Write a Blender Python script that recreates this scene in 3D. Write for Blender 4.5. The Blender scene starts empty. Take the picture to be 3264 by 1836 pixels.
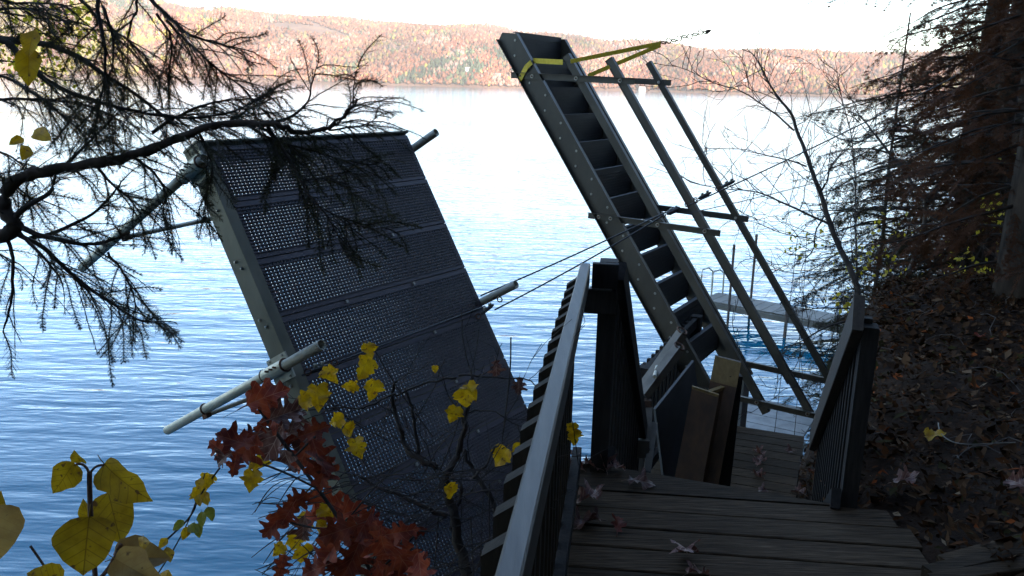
import bpy, math, random
import numpy as np
from mathutils import Vector, Matrix
R_ = math.radians
rng = np.random.default_rng(7); random.seed(7)
scene = bpy.context.scene
col = scene.collection
HAZE = .000095
H = 6.5                                     # eye height above the lake; all points below are written relative to the eye

# ------------------------------------------------------------------ camera
FL, PITCH, ROLL = 2693.1, 0.23652, 0.02386
cp, sp = math.cos(PITCH), math.sin(PITCH)
F = np.array([0, cp, -sp]); U0 = np.array([0, sp, cp]); R0 = np.array([1., 0, 0])
RR = R0*math.cos(ROLL) + U0*math.sin(ROLL); UU = U0*math.cos(ROLL) - R0*math.sin(ROLL)
cd = bpy.data.cameras.new('camera'); cam = bpy.data.objects.new('camera', cd); col.objects.link(cam)
cd.sensor_width = 36; cd.lens = FL/3264*36; cd.clip_start = .05; cd.clip_end = 9000
m = Matrix(((RR[0], UU[0], -F[0], 0), (RR[1], UU[1], -F[1], 0), (RR[2], UU[2], -F[2], H), (0, 0, 0, 1)))
cam.matrix_world = m; scene.camera = cam
scene.render.resolution_x, scene.render.resolution_y = 1024, 576

# ------------------------------------------------------------------ sky, sun, exposure
SUN_EL, SUN_AZ = R_(20), R_(148)            # azimuth clockwise from +Y: behind the camera, over the bank
w = bpy.data.worlds.new('World'); scene.world = w; w.use_nodes = True
nt = w.node_tree; bgn = nt.nodes['Background']
sky = nt.nodes.new('ShaderNodeTexSky'); sky.sky_type = 'NISHITA'; sky.sun_disc = False
sky.sun_elevation = SUN_EL; sky.sun_rotation = SUN_AZ; sky.air_density = 1.0; sky.dust_density = .5; sky.ozone_density = 2.2
nt.links.new(sky.outputs[0], bgn.inputs[0]); bgn.inputs[1].default_value = 0.15
sl = bpy.data.lights.new('sun', 'SUN'); sl.energy = 5; sl.angle = R_(.5); sl.color = (1, .9, .76)
so = bpy.data.objects.new('sun', sl); col.objects.link(so)
sd = Vector((math.sin(SUN_AZ)*math.cos(SUN_EL), math.cos(SUN_AZ)*math.cos(SUN_EL), math.sin(SUN_EL)))
so.rotation_euler = sd.to_track_quat('Z', 'Y').to_euler(); so.location = (0, -20, 60)
scene.view_settings.view_transform = 'Standard'; scene.view_settings.look = 'None'
scene.view_settings.exposure = 2.45; scene.view_settings.gamma = 1

# ------------------------------------------------------------------ helpers
A3 = lambda *x: np.array(x, float)
def ray(x, y):                              # viewing direction of a photograph pixel, unit depth
    return RR*(x-1632)/FL - UU*(y-918)/FL + F
def at(x, y, d): return ray(x, y)*d
def onz(x, y, z): D = ray(x, y); return D*(z/D[2])
def nrm(a): a = np.asarray(a, float); return a/np.linalg.norm(a)
WM = {}
def put(o, parent=None, M=None):
    M = M or Matrix.Identity(4)
    col.objects.link(o)
    if parent is None:
        Wm = Matrix.Translation((0, 0, H)) @ M; o.matrix_world = Wm; o.matrix_basis = Wm
    else:
        Wm = Matrix.Translation((0, 0, H)) @ M
        o.parent = parent; o.matrix_basis = WM[parent.name].inverted() @ Wm
    WM[o.name] = Wm
    return o
def tag(o, label=None, cat=None, group=None, kind=None):
    if label: o['label'] = label
    if cat: o['category'] = cat
    if group: o['group'] = group
    if kind: o['kind'] = kind
    return o
def empty(name, loc, label, cat, group=None):
    o = bpy.data.objects.new(name, None); o.empty_display_size = .1
    put(o, None, Matrix.Translation(Vector(loc)))
    return tag(o, label, cat, group)
class MB:
    def __init__(s): s.v = []; s.f = []
    def add(s, V, Fc):
        b = len(s.v); s.v += [tuple(map(float, x)) for x in V]; s.f += [tuple(i+b for i in f) for f in Fc]; return s
    def box(s, c, ax, ay, az, hx, hy, hz, bev=0):
        c = A3(*c); ax, ay, az = nrm(ax), nrm(ay), nrm(az)
        if bev <= 0:
            V = [c+ax*hx*i+ay*hy*j+az*hz*k for i in (-1, 1) for j in (-1, 1) for k in (-1, 1)]
            return s.add(V, [(0, 1, 3, 2), (4, 6, 7, 5), (0, 4, 5, 1), (2, 3, 7, 6), (0, 2, 6, 4), (1, 5, 7, 3)])
        b = bev; pr = [(-hy+b, -hz), (hy-b, -hz), (hy, -hz+b), (hy, hz-b), (hy-b, hz), (-hy+b, hz), (-hy, hz-b), (-hy, -hz+b)]
        V = [c+ax*hx*i+ay*p+az*q for i in (-1, 1) for p, q in pr]
        return s.add(V, [tuple(range(7, -1, -1)), tuple(range(8, 16))]+[(i, (i+1) % 8, 8+(i+1) % 8, 8+i) for i in range(8)])
    def beam(s, a, b, up, wy, wz, bev=0):   # box from a to b; wz along 'up', wy across
        a, b = A3(*a), A3(*b); ax = nrm(b-a); ay = nrm(np.cross(up, ax)); az = np.cross(ax, ay)
        return s.box((a+b)/2, ax, ay, az, np.linalg.norm(b-a)/2, wy/2, wz/2, bev)
    def extrude(s, prof, a, b, ex, ey):     # closed 2-D profile swept from a to b
        a, b = A3(*a), A3(*b); n = len(prof)
        V = [p+ex*x+ey*y for p in (a, b) for x, y in prof]
        return s.add(V, [tuple(range(n-1, -1, -1)), tuple(range(n, 2*n))]+[(i, (i+1) % n, n+(i+1) % n, n+i) for i in range(n)])
    def tube(s, P, r, n=8, cap=True):
        P = [A3(*x) for x in P]; k = len(P)
        if np.isscalar(r): r = [r]*k
        b = len(s.v); ref = A3(.31, .17, .93)
        for i in range(k):
            t = nrm(P[min(i+1, k-1)]-P[max(i-1, 0)]+1e-9)
            e = np.cross(t, ref)
            if np.linalg.norm(e) < .1: e = np.cross(t, A3(1, 0, 0))
            e = nrm(e); g = np.cross(t, e)
            for j in range(n):
                an = 2*math.pi*j/n; s.v.append(tuple(P[i]+r[i]*(math.cos(an)*e+math.sin(an)*g)))
        for i in range(k-1):
            for j in range(n):
                s.f.append((b+i*n+j, b+i*n+(j+1) % n, b+(i+1)*n+(j+1) % n, b+(i+1)*n+j))
        if cap:
            s.f.append(tuple(b+j for j in range(n-1, -1, -1))); s.f.append(tuple(b+(k-1)*n+j for j in range(n)))
        return s
    def pipe(s, a, b, r, t=.004, n=16):     # hollow pipe with open ends
        a, b = A3(*a), A3(*b); d = nrm(b-a); e = nrm(np.cross(d, A3(.3, .2, .9))); g = np.cross(d, e); bb = len(s.v)
        for p in (a, b):
            for rr in (r, r-t):
                for j in range(n):
                    an = 2*math.pi*j/n; s.v.append(tuple(p+rr*(math.cos(an)*e+math.sin(an)*g)))
        for j in range(n):
            k = (j+1) % n; o0, i0, o1, i1 = bb, bb+n, bb+2*n, bb+3*n
            s.f += [(o0+j, o0+k, o1+k, o1+j), (i0+k, i0+j, i1+j, i1+k), (o0+k, o0+j, i0+j, i0+k), (o1+j, o1+k, i1+k, i1+j)]
        return s
    def ring(s, c, ax, R, r, n=20, m=6):
        ax = nrm(ax); e = nrm(np.cross(ax, A3(.3, .2, .9))); g = np.cross(ax, e); b = len(s.v)
        for i in range(n):
            an = 2*math.pi*i/n; rd = math.cos(an)*e+math.sin(an)*g
            for j in range(m):
                bn = 2*math.pi*j/m; s.v.append(tuple(A3(*c)+rd*(R+r*math.cos(bn))+ax*r*math.sin(bn)))
        for i in range(n):
            for j in range(m):
                s.f.append((b+i*m+j, b+((i+1) % n)*m+j, b+((i+1) % n)*m+(j+1) % m, b+i*m+(j+1) % m))
        return s
    def mesh(s, name, mat=None, smooth=False):
        me = bpy.data.meshes.new(name); me.from_pydata(s.v, [], s.f)
        if mat: me.materials.append(mat)
        if smooth: me.polygons.foreach_set('use_smooth', [True]*len(me.polygons))
        me.update(); return me
    def build(s, name, mat, parent=None, smooth=False, loc=None):
        # vertices are in eye-relative world space; the object's origin goes to loc (or stays with its parent)
        if parent is not None: Wm = Matrix.Translation((0, 0, -H)) @ WM[parent.name]; M = Wm
        else:
            if loc is None:
                V = np.array(s.v); loc = A3((V[:, 0].min()+V[:, 0].max())/2, (V[:, 1].min()+V[:, 1].max())/2, V[:, 2].min())
            M = Matrix.Translation(Vector(loc))
        Mi = M.inverted(); s2 = MB(); s2.f = s.f; s2.v = [tuple(Mi @ Vector(x)) for x in s.v]
        o = bpy.data.objects.new(name, s2.mesh(name, mat, smooth))
        return put(o, parent, M)
def inst(name, me, parent, M): return put(bpy.data.objects.new(name, me), parent, M)
def frame(o, x, y, z):
    return Matrix(((x[0], y[0], z[0], o[0]), (x[1], y[1], z[1], o[1]), (x[2], y[2], z[2], o[2]), (0, 0, 0, 1)))
def np_mesh(name, V, T, mat, attr=None, nv=3, smooth=False):
    me = bpy.data.meshes.new(name); V = np.ascontiguousarray(V, dtype=np.float32); T = np.ascontiguousarray(T, dtype=np.int32)
    me.vertices.add(len(V)); me.vertices.foreach_set('co', V.ravel())
    me.loops.add(T.size); me.loops.foreach_set('vertex_index', T.ravel())
    me.polygons.add(len(T)); me.polygons.foreach_set('loop_start', np.arange(0, T.size, nv, dtype=np.int32))
    if smooth: me.polygons.foreach_set('use_smooth', np.ones(len(T), dtype=bool))
    me.materials.append(mat); me.update(calc_edges=True)
    if attr is not None:
        at_ = me.color_attributes.new('Col', 'FLOAT_COLOR', 'POINT')
        c4 = np.ones((len(V), 4), np.float32); c4[:, :3] = attr; at_.data.foreach_set('color', c4.ravel())
    me.validate(); return me

# ------------------------------------------------------------------ materials
def mat(name, base=(.5, .5, .5), rough=.6, metal=0, spec=.5):
    m = bpy.data.materials.new(name); m.use_nodes = True; b = m.node_tree.nodes['Principled BSDF']
    b.inputs['Base Color'].default_value = (*base, 1); b.inputs['Roughness'].default_value = rough
    b.inputs['Metallic'].default_value = metal; b.inputs['Specular IOR Level'].default_value = spec
    return m, m.node_tree, b
def N(t, ty, **kw):
    n = t.nodes.new(ty)
    for k, v in kw.items():
        if isinstance(k, str) and hasattr(n, k): setattr(n, k, v)
        else: n.inputs[k].default_value = v
    return n
def ramp(t, fac, stops):
    r = t.nodes.new('ShaderNodeValToRGB'); e = r.color_ramp.elements
    while len(e) < len(stops): e.new(.5)
    for i, (p, c) in enumerate(stops): e[i].position = p; e[i].color = (*c, 1)
    t.links.new(fac, r.inputs[0]); return r.outputs[0]
def noise(t, vec, scale, detail=4, rough=.55, mapscale=None):
    if mapscale:
        mp = t.nodes.new('ShaderNodeMapping'); mp.inputs['Scale'].default_value = mapscale; t.links.new(vec, mp.inputs[0]); vec = mp.outputs[0]
    n = t.nodes.new('ShaderNodeTexNoise'); n.inputs['Scale'].default_value = scale; n.inputs['Detail'].default_value = detail
    n.inputs['Roughness'].default_value = rough; t.links.new(vec, n.inputs['Vector']); return n.outputs[0]
def bump(t, b, h, s, d=.01):
    n = t.nodes.new('ShaderNodeBump'); n.inputs['Strength'].default_value = s; n.inputs['Distance'].default_value = d
    t.links.new(h, n.inputs['Height']); t.links.new(n.outputs[0], b.inputs['Normal']); return n
def speckled(name, stops, scale=8, rough=.6, metal=0, bs=.2, mapscale=None, spec=.5, r2=None, detail=5, rnd=0):
    m, t, b = mat(name, rough=rough, metal=metal, spec=spec)
    tc = t.nodes.new('ShaderNodeTexCoord'); vec = tc.outputs['Object']
    oi = t.nodes.new('ShaderNodeObjectInfo')
    ad = t.nodes.new('ShaderNodeVectorMath'); ad.operation = 'ADD'; cx = t.nodes.new('ShaderNodeVectorMath'); cx.operation = 'SCALE'
    cm = t.nodes.new('ShaderNodeCombineXYZ')
    for i in range(3): t.links.new(oi.outputs['Random'], cm.inputs[i])
    t.links.new(cm.outputs[0], cx.inputs[0]); cx.inputs['Scale'].default_value = 37.
    t.links.new(vec, ad.inputs[0]); t.links.new(cx.outputs[0], ad.inputs[1]); vec = ad.outputs[0]
    n1 = noise(t, vec, scale, detail, .6, mapscale)
    c = ramp(t, n1, stops)
    if rnd:
        hs = t.nodes.new('ShaderNodeHueSaturation'); mr = t.nodes.new('ShaderNodeMapRange')
        mr.inputs[3].default_value = 1-rnd; mr.inputs[4].default_value = 1+rnd
        t.links.new(oi.outputs['Random'], mr.inputs[0]); t.links.new(mr.outputs[0], hs.inputs['Value']); t.links.new(c, hs.inputs['Color']); c = hs.outputs[0]
    t.links.new(c, b.inputs['Base Color'])
    if bs: bump(t, b, n1, bs, .006)
    if r2:
        mr = t.nodes.new('ShaderNodeMapRange'); mr.inputs[3].default_value = r2[0]; mr.inputs[4].default_value = r2[1]
        t.links.new(n1, mr.inputs[0]); t.links.new(mr.outputs[0], b.inputs['Roughness'])
    return m
M = {}
M['deck'] = speckled('weathered_deck_wood', [(.3, (.012, .007, .0038)), (.48, (.036, .0225, .012)), (.6, (.054, .035, .0195)), (.75, (.09, .061, .037))], 6, .85, 0, 1., (1.2, 16, 16), .12, rnd=.3, detail=10)
M['rail'] = speckled('grey_rail_wood', [(.3, (.013, .0108, .0082)), (.5, (.030, .0255, .0203)), (.72, (.058, .05, .041))], 4, .55, 0, .5, (9, .8, 9), .4, rnd=.1, detail=10)
M['darkwood'] = speckled('dark_stained_wood', [(.3, (.006, .005, .0045)), (.7, (.02, .0165, .014))], 5, .8, 0, .4, (14, 14, 1.4), .2, rnd=.2)
M['railtan'] = speckled('brown_rail_wood', [(.3, (.022, .015, .010)), (.7, (.05, .037, .026))], 5, .65, 0, .4, (12, 12, 1.5), .35)
M['picketwood'] = speckled('brown_picket_wood', [(.3, (.010, .007, .0045)), (.7, (.026, .019, .0125))], 5, .8, 0, .4, (12, 12, 1.5), .15, rnd=.2)
M['lumber'] = speckled('yellow_lumber', [(.3, (.14, .085, .025)), (.7, (.22, .14, .045))], 6, .7, 0, .2, (9, 9, 2))
M['brownlumber'] = speckled('brown_lumber', [(.3, (.03, .014, .005)), (.65, (.10, .046, .016))], 2.5, .7, 0, .2, (3, 3, 1.2))
M['greyply'] = speckled('grey_plywood', [(.3, (.03, .03, .03)), (.7, (.055, .055, .053))], 4, .7, 0, .2)
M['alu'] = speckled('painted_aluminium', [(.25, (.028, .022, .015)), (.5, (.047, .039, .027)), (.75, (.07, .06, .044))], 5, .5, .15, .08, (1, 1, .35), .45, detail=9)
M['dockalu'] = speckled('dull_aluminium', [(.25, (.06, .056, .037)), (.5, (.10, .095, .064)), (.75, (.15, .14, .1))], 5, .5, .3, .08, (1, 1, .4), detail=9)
M['tread'] = speckled('dark_grey_tread', [(.3, (.018, .018, .018)), (.7, (.036, .035, .034))], 6, .6, 0, .15, (1, 1, 20))
M['galv'] = speckled('galvanised_steel', [(.3, (.30, .29, .23)), (.6, (.42, .41, .33)), (.75, (.52, .5, .42))], 14, .5, .4, .08)
M['panel'] = speckled('grey_plastic_grating', [(.3, (.044, .034, .042)), (.7, (.062, .049, .060))], 3, .5, 0, 0)
M['zinc'] = speckled('dull_zinc', [(.3, (.09, .078, .06)), (.7, (.16, .14, .11))], 10, .6, .3, .1)
M['bolt'] = mat('bolt_steel', (.26, .25, .22), .45, .6)[0]
M['cable'] = mat('steel_cable', (.06, .06, .06), .5, .6)[0]
M['rust'] = speckled('rusty_iron', [(.3, (.05, .03, .02)), (.7, (.16, .08, .05))], 30, .8, .3, .1)
M['strap'] = speckled('yellow_webbing', [(.3, (.55, .38, .02)), (.7, (.75, .55, .05))], 40, .7, 0, .1)
M['bark'] = speckled('dark_bark', [(.3, (.022, .016, .012)), (.7, (.075, .056, .043))], 14, .9, 0, .8, (1, 1, .35), .2)
M['twig'] = speckled('dark_twig_bark', [(.3, (.018, .014, .012)), (.7, (.05, .04, .034))], 20, .85, 0, .2, None, .2)
M['greybark'] = speckled('grey_brown_bark', [(.3, (.04, .032, .027)), (.7, (.11, .092, .078))], 16, .9, 0, .4, (1, 1, .4), .2)
M['concrete'] = speckled('grey_concrete', [(.3, (.13, .13, .125)), (.7, (.24, .24, .23))], 5, .9, 0, .3)
M['dockwood'] = speckled('pale_grey_dock_wood', [(.3, (.065, .063, .053)), (.7, (.115, .11, .094))], 4, .7, 0, .2, None, .4, rnd=.12)

def leafmat(name, stops, scale=14, trans=.35, rough=.5, vein=None, spots=None, rnd=.15, spec=.35, local=True):
    m = bpy.data.materials.new(name); m.use_nodes = True; t = m.node_tree; b = t.nodes['Principled BSDF']; out = t.nodes['Material Output']
    tc = t.nodes.new('ShaderNodeTexCoord'); oi = t.nodes.new('ShaderNodeObjectInfo')
    v = t.nodes.new('ShaderNodeVectorMath'); v.operation = 'ADD'; cm = t.nodes.new('ShaderNodeCombineXYZ')
    mm = t.nodes.new('ShaderNodeMath'); mm.operation = 'MULTIPLY'; mm.inputs[1].default_value = 50
    t.links.new(oi.outputs['Random'], mm.inputs[0])
    for i in range(3): t.links.new(mm.outputs[0], cm.inputs[i])
    t.links.new(tc.outputs['Object'], v.inputs[0]); t.links.new(cm.outputs[0], v.inputs[1])
    n = noise(t, v.outputs[0], scale, 5, .6); c = ramp(t, n, stops)
    if vein:                                 # midrib at x = 0 and side veins rising from it (leaf space: length 1 along +y)
        sx = t.nodes.new('ShaderNodeSeparateXYZ'); t.links.new(tc.outputs['Object'], sx.inputs[0])
        ab = N(t, 'ShaderNodeMath', operation='ABSOLUTE'); t.links.new(sx.outputs[0], ab.inputs[0])
        a1 = N(t, 'ShaderNodeMath', operation='MULTIPLY_ADD'); t.links.new(ab.outputs[0], a1.inputs[0]); a1.inputs[1].default_value = -vein[0]; t.links.new(sx.outputs[1], a1.inputs[2])
        s1 = N(t, 'ShaderNodeMath', operation='MULTIPLY'); t.links.new(a1.outputs[0], s1.inputs[0]); s1.inputs[1].default_value = vein[1]*6.283
        s2 = N(t, 'ShaderNodeMath', operation='COSINE'); t.links.new(s1.outputs[0], s2.inputs[0])
        s3 = N(t, 'ShaderNodeMapRange'); t.links.new(s2.outputs[0], s3.inputs[0]); s3.inputs[1].default_value = .93; s3.inputs[2].default_value = 1.; s3.inputs[4].default_value = .7
        s4 = N(t, 'ShaderNodeMapRange'); t.links.new(ab.outputs[0], s4.inputs[0]); s4.inputs[1].default_value = .012; s4.inputs[2].default_value = .004; s4.inputs[4].default_value = .8
        mx = N(t, 'ShaderNodeMath', operation='MAXIMUM'); t.links.new(s3.outputs[0], mx.inputs[0]); t.links.new(s4.outputs[0], mx.inputs[1])
        mix = t.nodes.new('ShaderNodeMixRGB'); t.links.new(mx.outputs[0], mix.inputs[0]); t.links.new(c, mix.inputs[1]); mix.inputs[2].default_value = (*vein[2], 1); c = mix.outputs[0]
    if spots:
        n2 = noise(t, v.outputs[0], spots[0], 3, .5); mr = N(t, 'ShaderNodeMapRange'); t.links.new(n2, mr.inputs[0]); mr.inputs[1].default_value = spots[1]; mr.inputs[2].default_value = spots[1]+.06
        mix = t.nodes.new('ShaderNodeMixRGB'); t.links.new(mr.outputs[0], mix.inputs[0]); t.links.new(c, mix.inputs[1]); mix.inputs[2].default_value = (*spots[2], 1); c = mix.outputs[0]
    hs = t.nodes.new('ShaderNodeHueSaturation'); mr = N(t, 'ShaderNodeMapRange'); mr.inputs[3].default_value = 1-rnd; mr.inputs[4].default_value = 1+rnd
    t.links.new(oi.outputs['Random'], mr.inputs[0]); t.links.new(mr.outputs[0], hs.inputs['Value']); t.links.new(c, hs.inputs['Color']); c = hs.outputs[0]
    t.links.new(c, b.inputs['Base Color']); b.inputs['Roughness'].default_value = rough; b.inputs['Specular IOR Level'].default_value = spec
    tr = t.nodes.new('ShaderNodeBsdfTranslucent'); t.links.new(c, tr.inputs[0]); mx = t.nodes.new('ShaderNodeMixShader'); mx.inputs[0].default_value = trans
    t.links.new(b.outputs[0], mx.inputs[1]); t.links.new(tr.outputs[0], mx.inputs[2]); t.links.new(mx.outputs[0], out.inputs[0])
    bump(t, b, n, .25, .01)
    return m
M['oak'] = leafmat('red_oak_leaf', [(.3, (.085, .012, .008)), (.5, (.17, .027, .011)), (.75, (.30, .06, .018))], 2.5, .3, .6, (1.1, 5, (.24, .08, .04)), (4, .64, (.05, .015, .01)), .5, .2)
M['oakbrown'] = leafmat('brown_oak_leaf', [(.3, (.05, .016, .012)), (.5, (.10, .036, .025)), (.75, (.22, .11, .075))], 3, .25, .5, (1.1, 5, (.3, .2, .15)), None, .3)
M['dogwood'] = leafmat('yellow_dogwood_leaf', [(.3, (.19, .105, .003)), (.55, (.34, .205, .006)), (.8, (.46, .29, .015))], 2.2, .42, .55, (.8, 5.5, (.12, .06, .004)), (6, .63, (.09, .04, .012)), .12)
M['dogtan'] = leafmat('tan_dogwood_leaf', [(.3, (.24, .13, .035)), (.6, (.36, .22, .06)), (.8, (.42, .29, .10))], 2.5, .4, .5, (.8, 5.5, (.28, .16, .04)), (7, .7, (.12, .06, .02)), .12)
M['grape'] = leafmat('yellow_vine_leaf', [(.3, (.30, .145, .003)), (.5, (.50, .28, .004)), (.8, (.62, .40, .012))], 2.2, .45, .55, (1., 4, (.34, .19, .01)), (5, .62, (.16, .07, .015)), .15)
M['greenleaf'] = leafmat('yellow_green_leaf', [(.3, (.16, .17, .01)), (.7, (.34, .32, .03))], 3, .45, .5, (.8, 5, (.2, .2, .02)), None, .15)
M['needle'] = leafmat('hemlock_needles', [(.3, (.022, .022, .010)), (.7, (.05, .046, .022))], 6, .25, .7, None, None, 0, .1)
M['cedar'] = leafmat('evergreen_foliage', [(.3, (.016, .014, .007)), (.48, (.034, .026, .012)), (.58, (.07, .034, .016)), (.8, (.13, .052, .024))], .9, .3, .7, None, None, 0, .1)
M['rusty'] = leafmat('rust_brown_foliage', [(.3, (.034, .016, .008)), (.7, (.12, .048, .022))], 2, .3, .7, None, None, 0, .1)
M['yleaf'] = leafmat('small_yellow_leaves', [(.3, (.38, .27, .01)), (.7, (.62, .5, .04))], 5, .5, .5, None, None, 0)

def vcol_mat(name, rough=.8, trans=0):
    m, t, b = mat(name, rough=rough, spec=.06); a = t.nodes.new('ShaderNodeVertexColor'); a.layer_name = 'Col'
    t.links.new(a.outputs[0], b.inputs['Base Color']); return m
M['forest'] = vcol_mat('autumn_forest')
M['litter'] = vcol_mat('leaf_litter', .9)
# the lake
m, t, b = mat('lake_water', (.001, .072, .118), .05, 0, .5); M['water'] = m
b.inputs['IOR'].default_value = 1.33
tc = t.nodes.new('ShaderNodeTexCoord')
def wv(rot, scale, nsc, det):
    mp = t.nodes.new('ShaderNodeMapping'); mp.inputs['Rotation'].default_value = (0, 0, rot); mp.inputs['Scale'].default_value = scale
    t.links.new(tc.outputs['Object'], mp.inputs[0])
    n = t.nodes.new('ShaderNodeTexNoise'); n.inputs['Scale'].default_value = nsc; n.inputs['Detail'].default_value = det; n.inputs['Roughness'].default_value = .5
    n.inputs['Distortion'].default_value = .3; t.links.new(mp.outputs[0], n.inputs['Vector']); return n.outputs[0]
def madd(a, k, bb):
    q = N(t, 'ShaderNodeMath', operation='MULTIPLY_ADD'); t.links.new(a, q.inputs[0]); q.inputs[1].default_value = k
    if bb is None: q.inputs[2].default_value = 0
    else: t.links.new(bb, q.inputs[2])
    return q.outputs[0]
hgt = madd(wv(R_(5), (.24, 1, 1), 1.8, 3), .75, None)
hgt = madd(wv(R_(-12), (.35, 1, 1), 4.2, 2), .28, hgt)
hgt = madd(wv(R_(9), (.2, 1, 1), .4, 2), .9, hgt)
gust = N(t, 'ShaderNodeMapRange'); t.links.new(wv(R_(4), (.25, 1, 1), .05, 2), gust.inputs[0]); gust.inputs[1].default_value = .3; gust.inputs[2].default_value = .7; gust.inputs[3].default_value = .45; gust.inputs[4].default_value = 1.25
gm = N(t, 'ShaderNodeMath', operation='MULTIPLY'); t.links.new(hgt, gm.inputs[0]); t.links.new(gust.outputs[0], gm.inputs[1])
bump(t, b, gm.outputs[0], 1.0, .082)
# bank soil
m, t, b = mat('bank_soil', rough=.95, spec=.1); M['soil'] = m
tc = t.nodes.new('ShaderNodeTexCoord'); n1 = noise(t, tc.outputs['Object'], 6, 8, .65)
t.links.new(ramp(t, n1, [(.3, (.009, .005, .003)), (.55, (.028, .0155, .009)), (.8, (.055, .031, .018))]), b.inputs['Base Color']); bump(t, b, n1, 1, .05)
m, t, b = mat('far_hill_ground', rough=.95, spec=.1); M['hill'] = m
tc = t.nodes.new('ShaderNodeTexCoord'); n1 = noise(t, tc.outputs['Object'], .02, 8, .65)
t.links.new(ramp(t, n1, [(.3, (.06, .032, .022)), (.55, (.09, .05, .034)), (.8, (.12, .08, .04))]), b.inputs['Base Color'])

# ------------------------------------------------------------------ the lake, the bank, the far shore
PS = R_(31); vS = A3(math.sin(PS), math.cos(PS), 0); aS = A3(-math.cos(PS), math.sin(PS), 0)   # along the shore / out over the lake
def fbm(x, y, s=1.):
    r = 0; a = 1
    for k in range(4):
        r = r + a*np.sin(x*s*1.7+1.3*k+np.sin(y*s*1.1+k))*np.cos(y*s*1.5-.7*k+np.sin(x*s*.9+2*k)); s *= 2.1; a *= .5
    return r
def ground(x, y):
    x = np.asarray(x, float); y = np.asarray(y, float)
    q = x*aS[0]+y*aS[1]; t_ = x*vS[0]+y*vS[1]
    q2 = q+np.minimum(4.2, np.maximum(0, t_-7.9)*.5)-.14*np.clip(t_-3.4, 0, 5)
    z = -1.68-(1.6+2.2*np.clip((t_-5.2)/1.6, 0, 1))*np.maximum(0, q2-.35)+.22*np.clip(.35-q2, 0, 2.3)+.62*np.clip(-2-q2, 0, 90)
    z = z+.07*fbm(x, y, .9)+.02*fbm(x, y, 4.)+.3*np.clip(-q2-4, 0, 8)/8*fbm(x, y, .2)
    # the bank is cut away for the steps and the landing
    fx = x*.3518+y*.9361; rx_ = x*.9361-y*.3518
    inside = np.clip((rx_+1.5)/.15, 0, 1)*np.clip((.13-rx_)/.08, 0, 1)*np.clip((fx-3.25)/.1, 0, 1)*np.clip((7.5-fx)/.1, 0, 1)
    cut = np.interp(fx, [3.2, 5.0, 7.5], [-2.0, -3.15, -3.3])
    z = np.where(inside > 0, np.minimum(z, z+(cut-z)*inside), z)
    return np.maximum(z, -9.5)
mb = MB(); mb.add([(-2500, -180, -H), (2500, -180, -H), (2500, 3500, -H), (-2500, 3500, -H)], [(0, 1, 2, 3)])
tag(mb.build('lake_water', M['water'], loc=(0, 0, -H)), kind='structure')
tq = np.concatenate([np.linspace(-90, -8, 30), np.linspace(-7.5, -2.1, 30), np.linspace(-2, 2.2, 84), np.linspace(2.3, 6, 26)]); tt = np.concatenate([np.linspace(-70, -3, 25), np.linspace(-2.8, 9, 200), np.linspace(9.2, 16, 40), np.linspace(17, 90, 40)])
Q, T = np.meshgrid(tq, tt, indexing='ij'); X = Q*aS[0]+T*vS[0]; Y = Q*aS[1]+T*vS[1]; Z = ground(X, Y)
def grid_faces(n, m_):
    i = np.arange(n-1)[:, None]*m_+np.arange(m_-1)[None]; i = i.ravel(); return np.stack([i, i+m_, i+m_+1, i+1], 1)
me = np_mesh('bank_ground', np.stack([X.ravel(), Y.ravel(), Z.ravel()], 1), grid_faces(len(tq), len(tt)), M['soil'], nv=4, smooth=True)
tag(inst('bank_ground', me, None, None), kind='structure')

# far shore: hill profile by bearing
def far_h(x, y):                            # height above the lake
    az = x/np.maximum(y, 1)
    sh = 1480-np.clip(az, -1, 1)*180+25*np.sin(x*.011)+14*np.sin(x*.031+1)
    crest = np.interp(az, [-1.2, -.7, -.60, -.42, -.37, -.13, 0, .2, .43, .7, 1.2], [330, 300, 265, 215, 190, 166, 150, 108, 96, 102, 130])
    d = (y-sh)/1000
    prof = np.clip(d, -.05, None)
    h = crest*(1-np.exp(-np.clip(prof, 0, None)*2.6))*.97+np.where(d < 0, d*300, 1.5)
    h = h+np.clip(d, 0, .3)/.3*(9*fbm(x, y, .0023)+4*fbm(x, y, .006)+10*np.abs(np.sin(x*.012+.8*np.sin(y*.004))))
    return h, d
xs = np.linspace(-2300, 2300, 231); ys = np.concatenate([np.linspace(1200, 1800, 61), np.linspace(1815, 3600, 60)])
X, Y = np.meshgrid(xs, ys, indexing='ij'); Z, D = far_h(X, Y)
me = np_mesh('far_hill', np.stack([X.ravel(), Y.ravel(), Z.ravel()-H], 1), grid_faces(len(xs), len(ys)), M['hill'], nv=4, smooth=True)
tag(inst('far_hill', me, None, None), kind='structure')
# the far wood: crowns by the ten thousand, one mass
IV = A3(1, 0, 0, -1, 0, 0, 0, 1, 0, 0, -1, 0, 0, 0, 1, 0, 0, -1).reshape(-1, 3)
IF = np.array([(0, 2, 4), (2, 1, 4), (1, 3, 4), (3, 0, 4), (2, 0, 5), (1, 2, 5), (3, 1, 5), (0, 3, 5)])
n = 190000
px = rng.uniform(-1.05, 1.05, n); dd = rng.uniform(0, 1, n)**1.35*1300
yy = 1480-px*180-45+dd; xx = px*yy
hh, D = far_h(xx, yy); ok = (D > .0015) & (np.abs(xx/yy) < .78)
field = fbm(xx, yy, .0035)+.4*fbm(xx, yy, .011)
ok &= ~((field > 1.05) & (D > .12))
xx, yy, hh, D, field = [k[ok] for k in (xx, yy, hh, D, field)]
n = min(len(xx), 95000); xx, yy, hh, D, field = [k[:n] for k in (xx, yy, hh, D, field)]
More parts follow.
